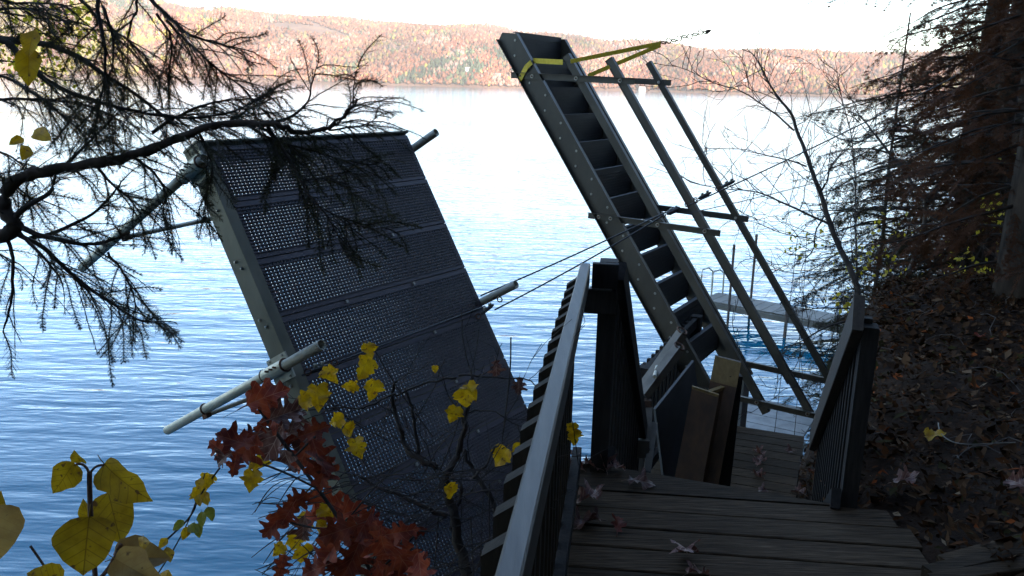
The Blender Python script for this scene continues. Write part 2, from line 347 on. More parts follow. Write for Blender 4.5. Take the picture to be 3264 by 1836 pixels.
pal = .53*np.array([(.19, .074, .042), (.23, .10, .058), (.19, .062, .032), (.24, .13, .07), (.26, .17, .06), (.33, .25, .04), (.05, .065, .035), (.10, .115, .055), (.27, .16, .12)])
fa, fb_, fc, fd = fbm(xx+400, yy*.6, .004), fbm(xx-900, yy*.7, .0075), fbm(xx+70, yy*.5, .013), fbm(xx, yy+300, .0028)
one = np.ones(n)
pr = np.stack([.26*one+.3*(fb_ > .3), .2*one, .14*one+.35*(fc > .5), .12*one+.2*(fd > .3), .07*one+.3*(fc < -.7), .02*one+.12*(fb_ < -.9), .012*one+.9*((fa > .8) & (fc > -.3)), .03*one+.4*(fa > .75), .12*one+.3*(fd < -.5)], 1)
lft = np.clip((-.36-xx/yy+.05*fb_)/.22, 0, 1)
pr[:, 4] += .5*lft; pr[:, 5] += 1.0*lft
pr /= pr.sum(1, keepdims=True); cell = np.floor(xx/38+1.5*np.sin(yy*.01)).astype(int)*7919+np.floor(yy/75+1.2*np.sin(xx*.013)).astype(int)*104729
uc = np.modf(np.abs(np.sin(cell*12.9898)*43758.5453))[0]; us = np.where(rng.uniform(0, 1, n) < .62, np.clip(uc+rng.normal(0, .04, n), 0, .999), rng.uniform(0, 1, n))
ci = (pr.cumsum(1) < us[:, None]).sum(1).clip(0, 8)
colr = pal[ci]*rng.uniform(.85, 1.12, (n, 1))*np.clip(1+.3*fc+.22*fb_, .4, 1.6)[:, None]
con = (ci == 6)
rx = rng.uniform(1.8, 5.4, n); rz = rx*rng.uniform(1.0, 1.6, n); rx[con] *= .55; rz[con] *= 1.5
V = IV[None]*np.stack([rx, rx, rz], 1)[:, None]*rng.uniform(.62, 1.2, (n, 6, 1))
V += np.stack([xx, yy, hh-H+rz*.75], 1)[:, None]
Tt = (IF[None]+(np.arange(n)*6)[:, None, None]).reshape(-1, 3)
cv = np.repeat(colr, 6, 0)*rng.uniform(.9, 1.1, (n*6, 1))
me = np_mesh('far_woods', V.reshape(-1, 3), Tt, M['forest'], cv)
tag(inst('far_woods', me, None, None), 'autumn woods in pink brown and yellow covering the hills across the lake', 'woods', kind='stuff')
# cottages on the far shore
M['cottage'] = mat('white_siding', (.75, .74, .72), .7)[0]; M['roof'] = mat('grey_roof', (.22, .17, .16), .8)[0]
for i, (ox, wd, lab) in enumerate([(1480, 9, 'white cottage with a grey roof on the far shore, beyond the raised metal stair\'s top'), (1570, 12, 'long white cottage at the waterline across the lake beside the raised stair'), (2020, 10, 'small white boathouse on the far shore seen between the stair rails'), (2330, 13, 'low white house on the far shore beyond the bare saplings'), (690, 16, 'white farmhouse high on the far hillside above the evergreens')]):
    az = (ox-1632)/FL
    y0 = 1480-az*180+30
    if i == 4: y0 += 420
    x0 = az*y0; g = float(far_h(A3(x0), A3(y0))[0][0])-H+(7 if i == 4 else 0)
    e = empty('cottage', (x0, y0, g-3), lab, 'house')
    MB().box((x0, y0, g+1.0), (1, 0, 0), (0, 1, 0), (0, 0, 1), wd/2, 4, 4).build('wall', M['cottage'], e)
    MB().extrude([(-5, 0), (5, 0), (0, 3.2)], (x0-wd/2-.5, y0, g+5.02), (x0+wd/2+.5, y0, g+5.02), A3(0, 1, 0), A3(0, 0, 1)).build('roof', M['roof'], e)
    for k in (-.25, .25):
        MB().box((x0+wd*k, y0-4.03, g+2.2), (1, 0, 0), (0, 1, 0), (0, 0, 1), .7, .05, .8).build('window', M['tread'], e)

# the air over the lake
hz, ht_, _b = mat('lake_haze'); nd_ = ht_.nodes; ht_.links.remove(nd_['Material Output'].inputs[0].links[0])
pv = nd_.new('ShaderNodeVolumePrincipled'); pv.inputs['Color'].default_value = (1, .97, .93, 1); pv.inputs['Density'].default_value = HAZE; pv.inputs['Anisotropy'].default_value = 0.0
ht_.links.new(pv.outputs[0], nd_['Material Output'].inputs['Volume'])
tag(MB().box((0, 1720, 180), (1, 0, 0), (0, 1, 0), (0, 0, 1), 2560, 1960, 198).build('haze', hz, loc=(0, 1720, 180)), 'thin pale haze lying over the lake and the far hills', 'haze', kind='stuff')

# ------------------------------------------------------------------ the upper deck and its railing
zz = A3(0, 0, 1)
DB = R_(-5.3); bx = A3(math.cos(DB), math.sin(DB), 0); by = A3(-math.sin(DB), math.cos(DB), 0)   # boards run along bx
deck = empty('wooden_deck', (.85, 1.5, -1.66), 'dark weathered board deck at the head of the stairs strewn with oak leaves', 'deck')
zt = -1.6
def deckpt(x, k): return A3(x, 0, 0)+by*k
edge0 = A3(1.30, 3.07, 0)@by                # distance of the first full seam along by
pitch = .1452
def bco(x, k): y = (k-x*by[0])/by[1]; return x*bx[0]+y*bx[1]
xl = lambda k: bco(.235+.1275*(k-3.2), k); xr = lambda k: bco(1.50+.02*(k-3), k)
for i in range(25):
    y1 = edge0-i*pitch; y0 = y1-pitch+.006+rng.uniform(0, .004); kk = (y0+y1)/2
    x0 = xl(kk); x1 = xr(kk)+rng.uniform(-.015, .02)
    c = bx*((x0+x1)/2)+by*kk; dz = rng.uniform(-.002, .002)
    MB().box((c[0], c[1], zt-.014+dz), bx, by, zz+bx*rng.uniform(-.003, .003)+by*rng.uniform(-.012, .012), (x1-x0)/2, (y1-y0)/2, .014, .004).build('plank', M['deck'], deck)
# tapered board at the head of the stairs
P = [A3(1.34, 3.075, zt), A3(.22, 3.18, zt), A3(.24, 3.46, zt), A3(.47, 3.375, zt)]
V = [p+zz*d for d in (0, -.028) for p in P]
MB().add(V, [(0, 3, 2, 1)[::-1], (4, 5, 6, 7)[::-1], (0, 1, 5, 4), (1, 2, 6, 5), (2, 3, 7, 6), (3, 0, 4, 7)]).build('plank', M['deck'], deck)
for s in (.33, .85, 1.38):
    MB().beam((s+.02, 3.0, zt-.1), (s-.25, -.4, zt-.1), zz, .04, .14).build('joist', M['darkwood'], deck)
MB().beam((.24, 3.40, zt-.1), (1.36, 3.02, zt-.1), zz, .035, .14).build('rim_joist', M['darkwood'], deck)
for (x, y) in ((.30, 3.3), (1.30, 2.95), (.02, .8), (1.3, .8)):
    g = float(ground(x, y)); MB().beam((x, y, g-.3), (x, y, zt-.17), (1, 0, 0), .09, .09).build('post', M['darkwood'], deck)

# left railing of the upper deck
rl = empty('handrail', (.13, 2.1, -1.6), 'grey weathered handrail with outer pickets running along the upper deck', 'railing')
ra, rb = A3(-.212, -.6, -.725), A3(.288, 3.27, -.725); rd = nrm(rb-ra); rn = nrm(np.cross(rd, zz))   # rn points right (inboard)
MB().beam(ra, rb, zz, .039, .089, .004).build('top_rail', M['rail'], rl)
MB().beam(ra+A3(0, 0, -.78), rb+A3(0, 0, -.78), zz, .037, .085, .003).build('bottom_rail', M['darkwood'], rl)
k = .14
while k < 3.85:
    b0 = rb-rd*k-rn*.0415
    V = []
    for (i, j) in ((-1, -1), (1, -1), (1, 1), (-1, 1)):
        o = b0+rd*.019*i+rn*.0205*j
        V += [o+A3(0, 0, -.93)]
    for (i, j) in ((-1, -1), (1, -1), (1, 1), (-1, 1)):
        V += [b0+rd*.019*i+rn*.0205*j+A3(0, 0, .018 if j > 0 else -.012)]
    MB().add(V, [(3, 2, 1, 0), (4, 5, 6, 7), (0, 1, 5, 4), (1, 2, 6, 5), (2, 3, 7, 6), (3, 0, 4, 7)]).build('picket', M['picketwood'], rl); k += .128
pc = A3(.392, 3.365, 0)
MB().box(pc+A3(0, 0, (-.685-1.75)/2), rn, rd, zz, .036, .045, (1.75-.685)/2, .004).build('newel_post', M['darkwood'], rl)
MB().box(pc-rn*.012+A3(0, 0, -.735)-rd*.066, rn, rd, zz, .052, .019, .05, .003).build('cap_block', M['darkwood'], rl)
MB().box(pc-rn*.03+A3(0, 0, -.842)-rd*.064, rn, rd, zz, .062, .018, .05, .003).build('cleat', M['darkwood'], rl)
MB().box(pc-rn*.028+A3(0, 0, -.789)-rd*.075, rn, rd, zz, .045, .02, .003).build('cap_strip', M['rail'], rl)

# ------------------------------------------------------------------ lower flight, landing, its railings
f2 = A3(math.sin(R_(20.6)), math.cos(R_(20.6)), 0); r2 = A3(f2[1], -f2[0], 0)
zL = -2.9
landing = empty('stair_landing', (1.6, 6., zL-.1), 'dark board landing at the foot of the wooden steps, below the upper deck', 'deck')
Fr = A3(2.55, 6.82, zL)
for i in range(16):
    c = Fr-f2*(.07+i*.146)-r2*(.60+rng.uniform(-.01, .01))
    MB().box(c-zz*.016, r2, f2, zz+f2*rng.uniform(-.015, .015), .60, .0705, .016, .004).build('plank', M['deck'], landing)
for s in (.06, .6, 1.14): MB().beam(Fr-r2*s-f2*.02-zz*.105, Fr-r2*s-f2*2.3-zz*.105, zz, .04, .14).build('joist', M['darkwood'], landing)
for s, k in ((.06, .1), (1.14, .1), (.06, 2.2), (1.14, 2.2)):
    c = Fr-r2*s-f2*k; g = float(ground(c[0], c[1])); MB().beam((c[0], c[1], min(g, zL-.3)-.3), (c[0], c[1], zL-.176), (1, 0, 0), .09, .09).build('post', M['darkwood'], landing)
steps = empty('wooden_steps', (1.1, 4.1, zL), 'flight of dark wooden steps dropping from the upper deck to the landing', 'stairs')
S0 = A3(.86, 3.24, zt); S1 = Fr-f2*2.336-r2*.6; S1[2] = zL
for i in range(1, 7):
    c = S0+(S1-S0)*(i/7+.0); c[2] = zt-1.3*i/7
    MB().box(c-zz*.018, r2, f2, zz, .55, .13, .018, .004).build('step_tread', M['deck'], steps)
for s in (-.53, .53):
    MB().beam(S0+r2*s-zz*.22, S1+r2*s-zz*.14, zz, .04, .2).build('stringer', M['darkwood'], steps)
def picket_rail(name, label, a, b, side, top=(.089, .039), mat_top='darkwood', spacing=.125, drop=.86, post_a=True, post_b=True, pk=True, gap=.0, ptop=0.0):
    a, b = A3(*a), A3(*b); d = nrm(b-a); dh = nrm(A3(d[0], d[1], 0)); s_ = A3(dh[1], -dh[0], 0)*side
    e = empty(name, (a+b)/2-zz*drop, label, 'railing')
    MB().beam(a, b, np.cross(d, A3(dh[1], -dh[0], 0))*-1 if False else zz, top[1], top[0], .003).build('top_rail', M[mat_top], e)
    MB().beam(a-zz*(drop-.1), b-zz*(drop-.1), zz, .036, .08).build('bottom_rail', M['darkwood'], e)
    L = np.linalg.norm((b-a)[:2]); k = .1
    while k < L-.05 and pk:
        c = a+(b-a)*(k/L)+s_*.041
        MB().box(c-zz*(drop/2-.03+gap), dh, s_, zz, .019, .0195, drop/2).build('picket', M['darkwood'], e); k += spacing
    if post_a: MB().box(a-zz*((drop+.05)/2-.03+ptop)-dh*.05+s_*0, dh, s_, zz, .045, .045, (drop+.1)/2, .004).build('post', M['darkwood'], e)
    if post_b: MB().box(b-zz*((drop+.05)/2-.03)+dh*.05, dh, s_, zz, .045, .045, (drop+.1)/2, .004).build('post', M['darkwood'], e)
    return e
eL = at(*(1750+590/1.932, 800+1165/1.932), 5.15)
picket_rail('stair_railing', 'black wooden stair railing stepping down from the tall newel post', pc+A3(.055, .05, -.74), eL, -1, spacing=.105, post_a=False, post_b=False, drop=.92)
eR = at(2592, 1400, 5.05); tR = A3(1.30, 3.06, -.80)
rr = picket_rail('stair_railing', 'brown capped stair railing descending beside the leaf covered bank', tR, eR, 1, spacing=.115, post_a=False, post_b=False, drop=.86, top=(.14, .04), mat_top='railtan')
dR = nrm(A3(*(eR-tR)[:2], 0)); sR = A3(dR[1], -dR[0], 0)
MB().box(tR+sR*.052+A3(0, 0, -.50)+dR*.06, dR, sR, zz, .04, .03, .44, .004).build('newel_post', M['darkwood'], rr)
picket_rail('landing_railing', 'low dark picket railing on the lake side of the landing', onz(2062, 1185, -1.98), onz(2215, 1030, -1.98), -1, spacing=.115, drop=.92, post_a=True, post_b=True)

# ------------------------------------------------------------------ the raised dock section
pd, th = .586014, 1.034132
vD = A3(math.sin(pd), math.cos(pd), 0); aD = A3(-math.cos(pd), math.sin(pd), 0)
uD = math.cos(th)*aD+math.sin(th)*zz; nD = -math.sin(th)*aD+math.cos(th)*zz
OD = A3(-.66771, 5.30376, -.31815); WD = 1.524; PT = .3004; NP = 12
def dk(v, s, n): return OD+vD*v-uD*s+nD*n    # v across (0 right, -W left), s down from the top edge, n off the surface
dock = empty('raised_dock_section', dk(-WD/2, NP*PT, 0), 'grey dock section with perforated grating panels hauled up on edge over the lake', 'dock')
# one grating panel: a plate pierced by slots, real thickness
def panel_mesh():
    mb = MB(); nx, ny = 62, 14; L = WD-.069; mx = .03; my = .026; th_ = .0085
    px_ = (L-2*mx)/nx; py_ = (PT-.006-2*my)/ny; hw, hh = px_*.42, py_*.45
    xs = [0]; ys = [0]
    for i in range(nx): c = mx+(i+.5)*px_; xs += [c-hw/2, c+hw/2]
    xs.append(L)
    for j in range(ny): c = my+(j+.5)*py_; ys += [c-hh/2, c+hh/2]
    ys.append(PT-.006)
    nX, nY = len(xs), len(ys)
    for zv in (0, -th_):
        for y in ys:
            for x in xs: mb.v.append((x, y, zv))
    id_ = lambda i, j, k: k*nX*nY+j*nX+i
    for j in range(nY-1):
        for i in range(nX-1):
            if i % 2 == 1 and j % 2 == 1:
                for (p, q) in (((i, j), (i+1, j)), ((i+1, j), (i+1, j+1)), ((i+1, j+1), (i, j+1)), ((i, j+1), (i, j))):
                    mb.f.append((id_(*p, 0), id_(*q, 0), id_(*q, 1), id_(*p, 1)))
            else:
                mb.f.append((id_(i, j, 0), id_(i+1, j, 0), id_(i+1, j+1, 0), id_(i, j+1, 0)))
                mb.f.append((id_(i, j+1, 1), id_(i+1, j+1, 1), id_(i+1, j, 1), id_(i, j, 1)))
    for k in range(nX-1): mb.f += [(id_(k, 0, 1), id_(k+1, 0, 1), id_(k+1, 0, 0), id_(k, 0, 0)), (id_(k, nY-1, 0), id_(k+1, nY-1, 0), id_(k+1, nY-1, 1), id_(k, nY-1, 1))]
    for k in range(nY-1): mb.f += [(id_(0, k, 0), id_(0, k+1, 0), id_(0, k+1, 1), id_(0, k, 1)), (id_(nX-1, k, 1), id_(nX-1, k+1, 1), id_(nX-1, k+1, 0), id_(nX-1, k, 0))]
    # surface ridges along the panel
    for j in range(ny+1):
        y = my+j*py_
        mb.box((L/2, y, .0025), (1, 0, 0), (0, 1, 0), (0, 0, 1), L/2-.01, .0016, .003)
    return mb.mesh('grating_panel', M['panel'])
pm = panel_mesh()
for i in range(NP):
    inst('grating_panel', pm, dock, frame(dk(-WD+.065, (i+1)*PT-.003, -.004+rng.uniform(-.002, .002)), vD, uD, nD))
    for vv in (-WD+.5, -.5):
        MB().box(dk(vv, i*PT+.012, .0025), vD, uD, nD, .008, .008, .004).build('screw', M['bolt'], dock)
for i in range(NP+1):                       # joists under every panel joint
    MB().box(dk(-WD/2, i*PT+(.03 if i == 0 else 0), -.052), vD, uD, nD, WD/2-.012, .027, .03).build('joist', M['dockalu'], dock)
def channel(v0, sgn):
    mb = MB(); t_ = .006; h = .115; fw = .062
    prof = [(0, .012), (fw, .012), (fw, .006), (t_, .006), (t_, -h+.012+t_), (fw*.8, -h+.012+t_), (fw*.8, -h+.012), (0, -h+.012)]
    if sgn < 0: prof = [(x, min(y, -.016) if y > -.05 else y) for x, y in prof]; prof[2] = (fw, -.022); prof[3] = (t_, -.022)
    prof = [(x*sgn, y) for x, y in prof]
    if sgn < 0: prof = prof[::-1]
    mb.extrude(prof, dk(v0, -.01, 0), dk(v0, NP*PT+.01, 0), vD, nD); return mb
channel(-WD, 1).build('side_beam', M['dockalu'], dock); channel(0, -1).build('side_beam', M['dockalu'], dock)
MB().box(dk(-WD/2, -.016, -.045), vD, uD, nD, WD/2+.004, .005, .058).build('end_beam', M['dockalu'], dock)
for i in range(1, NP):
    for ds in (-.022, .022):
        c = dk(-WD-.003, i*PT+ds, -.045+(.012 if ds > 0 else -.012)); MB().tube([c, c-vD*.008], [.008, .006], 8).build('bolt', M['bolt'], dock)
def leg(v, s, n0, n1, brk):
    sg = -1 if v < 0 else 1; p = dk(v, s, 0)
    MB().pipe(dk(v, s, n0), dk(v, s, n1), .0242, .004, 18).build('leg', M['galv'], dock, True)
    b = MB()
    if brk:
        b.box(dk(v-sg*.034, s, -.02), vD, uD, nD, .004, .062, .075)
        b.pipe(dk(v, s, -.10), dk(v, s, .06), .0315, .007, 18)
        bo = b.build('leg_bracket', M['galv'], dock)
        for q in (-.052, .052):
            for r in (-.05, .05):
                c = dk(v-sg*.030, s+q, r-.02); MB().tube([c, c+vD*sg*.006], [.007, .005], 8).build('bolt', M['bolt'], bo)
        for r in (-.102, .062):
            MB().ring(dk(v, s, r), nD, .0295, .005, 20, 6).build('collar', M['rust'], bo)
        for r in (-.03, .0, .03):
            c = dk(v+sg*.030, s-.006, r); MB().tube([c, c+vD*sg*.016+uD*.006], .005, 6).build('set_screw', M['rust'], bo)
leg(-WD-.062, 1.132, -1.031, .341, True); leg(-WD-.062, .112, -1.21, .10, True)
leg(.05, .075, -1.1, .17, False); leg(.05, 1.130, -1.05, .255, False)
for s, n0 in ((1.125, -.652), (.112, -.718)):
    MB().tube([dk(-WD-.062, s+.035, n0), dk(.04, s+.03, n0+.33)], .0125, 10).build('cross_brace', M['galv'], dock)
    MB().ring(dk(-WD-.062, s+.006, n0+.01), nD, .026, .005, 20, 6).build('brace_collar', M['rust'], dock)
    MB().box(dk(-WD-.062, s+.035, n0), vD, uD, nD, .014, .016, .02).build('brace_lug', M['rust'], dock)

# ------------------------------------------------------------------ the raised metal stair with its rails
SC = 1.13; psS, ph, et = .52475, .96589, -.0259
vT = A3(math.sin(psS), math.cos(psS), 0); aT = A3(-math.cos(psS), math.sin(psS), 0)
sT = math.cos(ph)*aT+math.sin(ph)*zz; hT = -math.cos(et)*aT+math.sin(et)*zz
OT = A3(.1018, 6.6456, .0131)*SC; WT = .76*SC; BP = .2444*SC
nT = nrm(hT-sT*(hT@sT))                     # across the stringer web
def st(v, s, h): return OT+vT*v+sT*s*SC+hT*h*SC
stair = empty('raised_metal_stair', st(WT/2, -2.7, 0), 'dark metal stair with twin handrails swung up at a steep tilt from the landing', 'stairs')
def stringer(v0, inw):
    t_ = .006; fl = .05
    pts = [(.451, 0.0), (.446, .145), (-2.72, .145), (-2.72, -.068), (.384, -.068)]
    V = [st(v0, *p) for p in pts]+[st(v0, *p)+vT*t_*inw for p in pts]; n = 5
    mb = MB().add(V, [tuple(range(n)), tuple(range(2*n-1, n-1, -1))]+[(i, n+i, n+(i+1) % n, (i+1) % n) for i in range(n)])
    for h, e0 in ((.145, .446), (-.068, .384)):
        c0, c1 = st(v0, e0, h), st(v0, -2.72, h); sg = 1 if h < 0 else -1
        mb.box((c0+c1)/2+vT*inw*fl/2+nT*sg*.003, sT, vT, nT, np.linalg.norm(c1-c0)/2, fl/2, .003)
    return mb
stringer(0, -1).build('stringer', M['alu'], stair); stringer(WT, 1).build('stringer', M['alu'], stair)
# treads stand upright now
TH = .268
tm = MB(); tm.box((0, 0, 0), (1, 0, 0), (0, 1, 0), (0, 0, 1), WT/2-.004, .004, TH/2)
tm.box((0, .0195, TH/2-.003), (1, 0, 0), (0, 1, 0), (0, 0, 1), WT/2-.006, .0155, .003); tm.box((0, .0195, -TH/2+.003), (1, 0, 0), (0, 1, 0), (0, 0, 1), WT/2-.006, .0155, .003)
for k in range(9): tm.box((0, -.0055, -TH/2+.02+k*.025), (1, 0, 0), (0, 1, 0), (0, 0, 1), WT/2-.02, .0015, .004)
tmesh = tm.mesh('tread', M['tread'])
bm_ = MB().tube([(0, 0, 0), (0, 0, .006)], [.0115, .0085], 10).mesh('bolt', M['bolt'])
for k in range(-1, 11):
    c = OT-sT*BP*k+vT*WT/2+zz*.064
    inst('tread', tmesh, stair, frame(c, vT, aT, zz))
    MB().beam(c-vT*(WT/2-.03)+zz*.0+aT*.01, c-vT*(WT/2-.03)+zz*(-TH/2+.01)+aT*.01, vT, .05, .02).build('tread_clip', M['tread'], stair)
    MB().box(c+vT*(WT/2-.045)+aT*.05-zz*.02, vT, aT, zz, .04, .045, TH*.36).build('tread_clip', M['tread'], stair)
    for dz in (0, .128):
        inst('bolt', bm_, stair, frame(OT-sT*BP*k+zz*dz-vT*.0065, aT, zz, -vT))
def angle_bar(name, a, b, flat, out, wd, mat_, leg_=.03):
    # flat leg of width wd lying in the rail plane, second leg turned along vT
    ax = nrm(b-a); fl = nrm(flat-ax*(flat@ax)); t_ = .005
    prof = [(-wd/2, 0), (wd/2, 0), (wd/2, leg_), (wd/2-t_, leg_), (wd/2-t_, t_), (-wd/2, t_)]
    mb = MB().extrude(prof, a, b, fl, vT*out)
    return mb.build(name, M[mat_], stair)
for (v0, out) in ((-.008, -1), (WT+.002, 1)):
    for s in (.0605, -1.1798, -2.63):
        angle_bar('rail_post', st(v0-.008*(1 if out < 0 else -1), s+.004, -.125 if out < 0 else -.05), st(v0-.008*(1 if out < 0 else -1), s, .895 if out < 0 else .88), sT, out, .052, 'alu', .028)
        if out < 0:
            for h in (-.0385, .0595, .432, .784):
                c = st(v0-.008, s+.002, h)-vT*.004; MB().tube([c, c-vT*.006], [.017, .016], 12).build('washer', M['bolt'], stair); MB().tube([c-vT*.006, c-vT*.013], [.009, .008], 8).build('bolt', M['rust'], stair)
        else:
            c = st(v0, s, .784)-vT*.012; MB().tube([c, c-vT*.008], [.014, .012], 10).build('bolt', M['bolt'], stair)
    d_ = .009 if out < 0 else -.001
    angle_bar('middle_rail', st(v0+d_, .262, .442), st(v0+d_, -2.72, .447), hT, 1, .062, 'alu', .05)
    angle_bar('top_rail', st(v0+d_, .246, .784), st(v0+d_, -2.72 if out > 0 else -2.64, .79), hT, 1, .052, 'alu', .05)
MB().tube([st(-.06, -2.68, .04), st(WT+.08, -2.68, .04)], .02, 10).build('hinge_pin', M['galv'], stair)
# torn plate corners poking out behind the stringer
for s, l in ((-.62, .07), (-.80, .085)):
    c = st(WT*.4, s, -.10); MB().add([c, c+sT*.10, c-nT*.07+sT*.02, c+vT*.02, c+sT*.1+vT*.02, c-nT*.07+sT*.02+vT*.02], [(0, 1, 2), (5, 4, 3), (0, 3, 4, 1), (1, 4, 5, 2), (2, 5, 3, 0)]).build('plate_corner', M['dockalu'], stair)
# what carries the stair hinge: timber sill on concrete
cs = st(WT/2, -2.68, .04)
sill = empty('stair_footing', (cs[0], cs[1], -5.5), 'grey concrete footing carrying the hinge of the raised metal stair', 'footing')
g0 = float(ground(cs[0], cs[1]))
for k in (-.5, .5):
    c = A3(cs[0], cs[1], 0)+vT*k; lo = min(float(ground(c[0], c[1])), -3.2)-.4
    MB().box((c[0], c[1], (cs[2]-.052+lo)/2), vT, aT, zz, .11, .09, (cs[2]-.052-lo)/2, .01).build('pier', M['concrete'], sill)
MB().box((cs[0], cs[1], cs[2]-.035), vT, aT, zz, .65, .09, .015, .004).build('cap_plate', M['galv'], sill)

# ------------------------------------------------------------------ cables, strap, hardware
big = at(3345, 500, 6.1)                    # the anchor tree at the right edge
gB = float(ground(big[0], big[1]))
an1 = at(3300, 108, 5.85); an2 = at(3300, 358, 5.85); an3 = at(3310, -185, 5.85)
J = at(2146, 672, 5.75)
def sag(a, b, k=.0, n=12):
    return [a+(b-a)*i/n-zz*k*4*(i/n)*(1-i/n) for i in range(n+1)]
def cable(pts, label, r=.005, name='steel_cable', mt='cable'):
    return tag(MB().tube(pts, r, 6).build(name, M[mt], None, True), label, 'cable')
cable(sag(dk(-.02, 1.10, .03), J-A3(.05, 0, .01), .01), 'steel cable from the upper right leg socket of the dock to the shackle')
cable(sag(dk(.05, 1.21, .03), J-A3(.06, 0, .03), .015), 'steel cable with a turnbuckle end tied to the dock edge below its leg socket')
cable(sag(dk(-WD+.02, 1.20, .04), dk(-.03, 1.17, .035), .0), 'steel cable lying across the grating panels between the dock legs')
cable(sag(J+A3(.10, 0, .04), an1, .03), 'steel cable rising from the shackle to the tree beside the stairs')
cable(sag(J+A3(.08, 0, -.02), an2, .05), 'thinner steel cable running low from the shackle towards the bank tree', .003)
def hardware(name, label, P, d, n, cat='turnbuckle', r=.008):
    e = empty(name, P, label, cat); d = nrm(d)
    MB().tube([P-d*.05, P-d*.03, P+d*.03, P+d*.05], [r*.7, r*1.5, r*1.5, r*.7], 8).build('body', M['cable'], e)
    for k in range(n):
        c = P+d*(.07+k*.03)*(1 if k % 2 else -1); MB().ring(c, A3(.3, -.9, .2+.3*k), .015, .004, 12, 6).build('ring', M['rust'], e)
    for k in (-1, 1):
        c = P+d*.02*k; MB().box(c+zz*.014, d, np.cross(zz, d), zz, .008, .008, .012).build('clamp_nut', M['galv'], e)
    return e
hardware('turnbuckle', 'rusty turnbuckle hooked to the dock edge', at(1553, 986, 5.08), A3(.5, .3, .35), 3)
hardware('shackle', 'galvanised shackle and clamps where the dock cables join', J, A3(.5, 0, .24), 4, 'shackle', .013)
hardware('cable_clamp', 'small cable clamp on the rising cable just past the stair handrail', J+(an1-J)*.085, an1-J, 2, 'clamp')
hardware('cable_clamp', 'second small cable clamp on the rising cable, farther from the shackle', J+(an1-J)*.15, an1-J, 1, 'clamp')
hardware('turnbuckle', 'turnbuckle tied at the left leg bracket of the dock', dk(-WD+.12, 1.195, .05), vD, 2)
# yellow strap
hook = at(2106, 138, 7.15)
strap = empty('ratchet_strap', st(0, .09, 0), 'yellow webbing strap looped round the top of the raised metal stair', 'strap')
def ribbon(pts, wdir, wd, name):
    mb = MB()
    for i in range(len(pts)-1): mb.beam(pts[i], pts[i+1], wdir, .003, wd)
    return mb.build(name, M['strap'], strap)
q0 = st(-.03, .02, -.07); q1 = st(-.03, .145, .06); q2 = st(-.014, .205, .145); q3 = st(-.03, .20, .40)
ribbon([q0, q1, q2], sT, .042, 'webbing'); ribbon([q2, q3], sT, .042, 'webbing')
ribbon([st(-.03, .21, .47), hook], zz, .034, 'webbing'); ribbon([st(WT*.1, .09, .50), hook-zz*.015], zz, .034, 'webbing')
ch = empty('chain', hook, 'short rusty chain between the yellow strap and the upper cable', 'chain')
he = at(2258, 99, 7.1)
for k in range(9):
    c = hook+(he-hook)*(k+.5)/9; MB().ring(c+zz*.006*math.sin(k*2.1), A3(.2, -.9 if k % 2 else .3, .9 if k % 2 == 0 else .2), .022, .0055, 12, 6).build('link', M['rust'], ch)
MB().tube([he-(he-hook)*.06, he, he+(he-hook)*.05], [.012, .017, .008], 8).build('hook', M['rust'], ch)
cable(sag(he, an3, .03), 'thin steel cable climbing from the chain towards the tree top', .0032)

# ------------------------------------------------------------------ odds and ends leaning on the landing
c4 = lambda x, y, d: at(2000+x/2.634, 1000+y/2.634, d)
def slab(pts, back, name, mt, parent=None):
    P = [A3(*p) for p in pts]; n = len(P); V = P+[p+back for p in P]
    return MB().add(V, [tuple(range(n))[::-1], tuple(range(n, 2*n))]+[(i, (i+1) % n, n+(i+1) % n, n+i) for i in range(n)]).build(name, M[mt], parent)
tag(slab([c4(235, 805, 5.35), c4(560, 395, 5.75), c4(700, 1380, 5.85), c4(310, 1420, 5.45)], A3(-.012, .016, 0), 'plywood_board', 'greyply'), 'grey plywood board with a sloping top leaning inside the landing railing', 'board')
hf = empty('lumber_frame', onz(2190, 1585, zL), 'yellow ended lumber post of H section standing on the landing by the plywood', 'post')
fA, fB = c4(540, 632, 5.42), c4(765, 705, 5.38); dwn = c4(385, 1390, 5.35)-c4(520, 690, 5.42); dwn = dwn/dwn[2]*(zL+.004-fA[2])
ex = nrm(fB-fA); bk = nrm(A3(.25, 1, .0)); bk = nrm(bk-ex*(bk@ex))
wA = np.linalg.norm(fB-fA)
slab([fA, fB, fB+dwn, fA+dwn], bk*.02, 'front_plank', 'brownlumber', hf); 
slab([fA+zz*.001, fB+zz*.001, fB+bk*.02+zz*.001, fA+bk*.02+zz*.001], zz*.018, 'end_grain', 'lumber', hf)
gA, gB_ = c4(735, 355, 5.60), c4(955, 410, 5.56); dn = dwn/dwn[2]*(zL+.004-gA[2])
slab([gA, gB_, gB_+dn, gA+dn], bk*.028, 'back_plank', 'brownlumber', hf)
slab([gA-bk*.002, gB_-bk*.002, gB_+dn*.13-bk*.002, gA+dn*.13-bk*.002], bk*.0015, 'lit_face', 'lumber', hf)  # lit upper part of the back plank, its brightness put into the colour
m1 = (fA+fB)/2+bk*.02; m2 = (gA+gB_)/2; m2 = m2+dn*.14
slab([m1-ex*.014, m1+ex*.014, m2+ex*.014, m2-ex*.014], A3(0, 0, -.02), 'web_end', 'lumber', hf)
slab([m1-ex*.012-zz*.022, m1+ex*.012-zz*.022, m2+ex*.012-zz*.022, m2-ex*.012-zz*.022], dwn*.9, 'web', 'brownlumber', hf)
dp = c4(850, 560, 5.63); tag(MB().beam((dp[0]+.03, dp[1], dp[2]+.05), (dp[0]-.0, dp[1]-.02, zL), (1, 0, 0), .13, .09, .004).build('timber_post', M['darkwood']), 'thick dark timber post standing behind the yellow ended lumber', 'post')
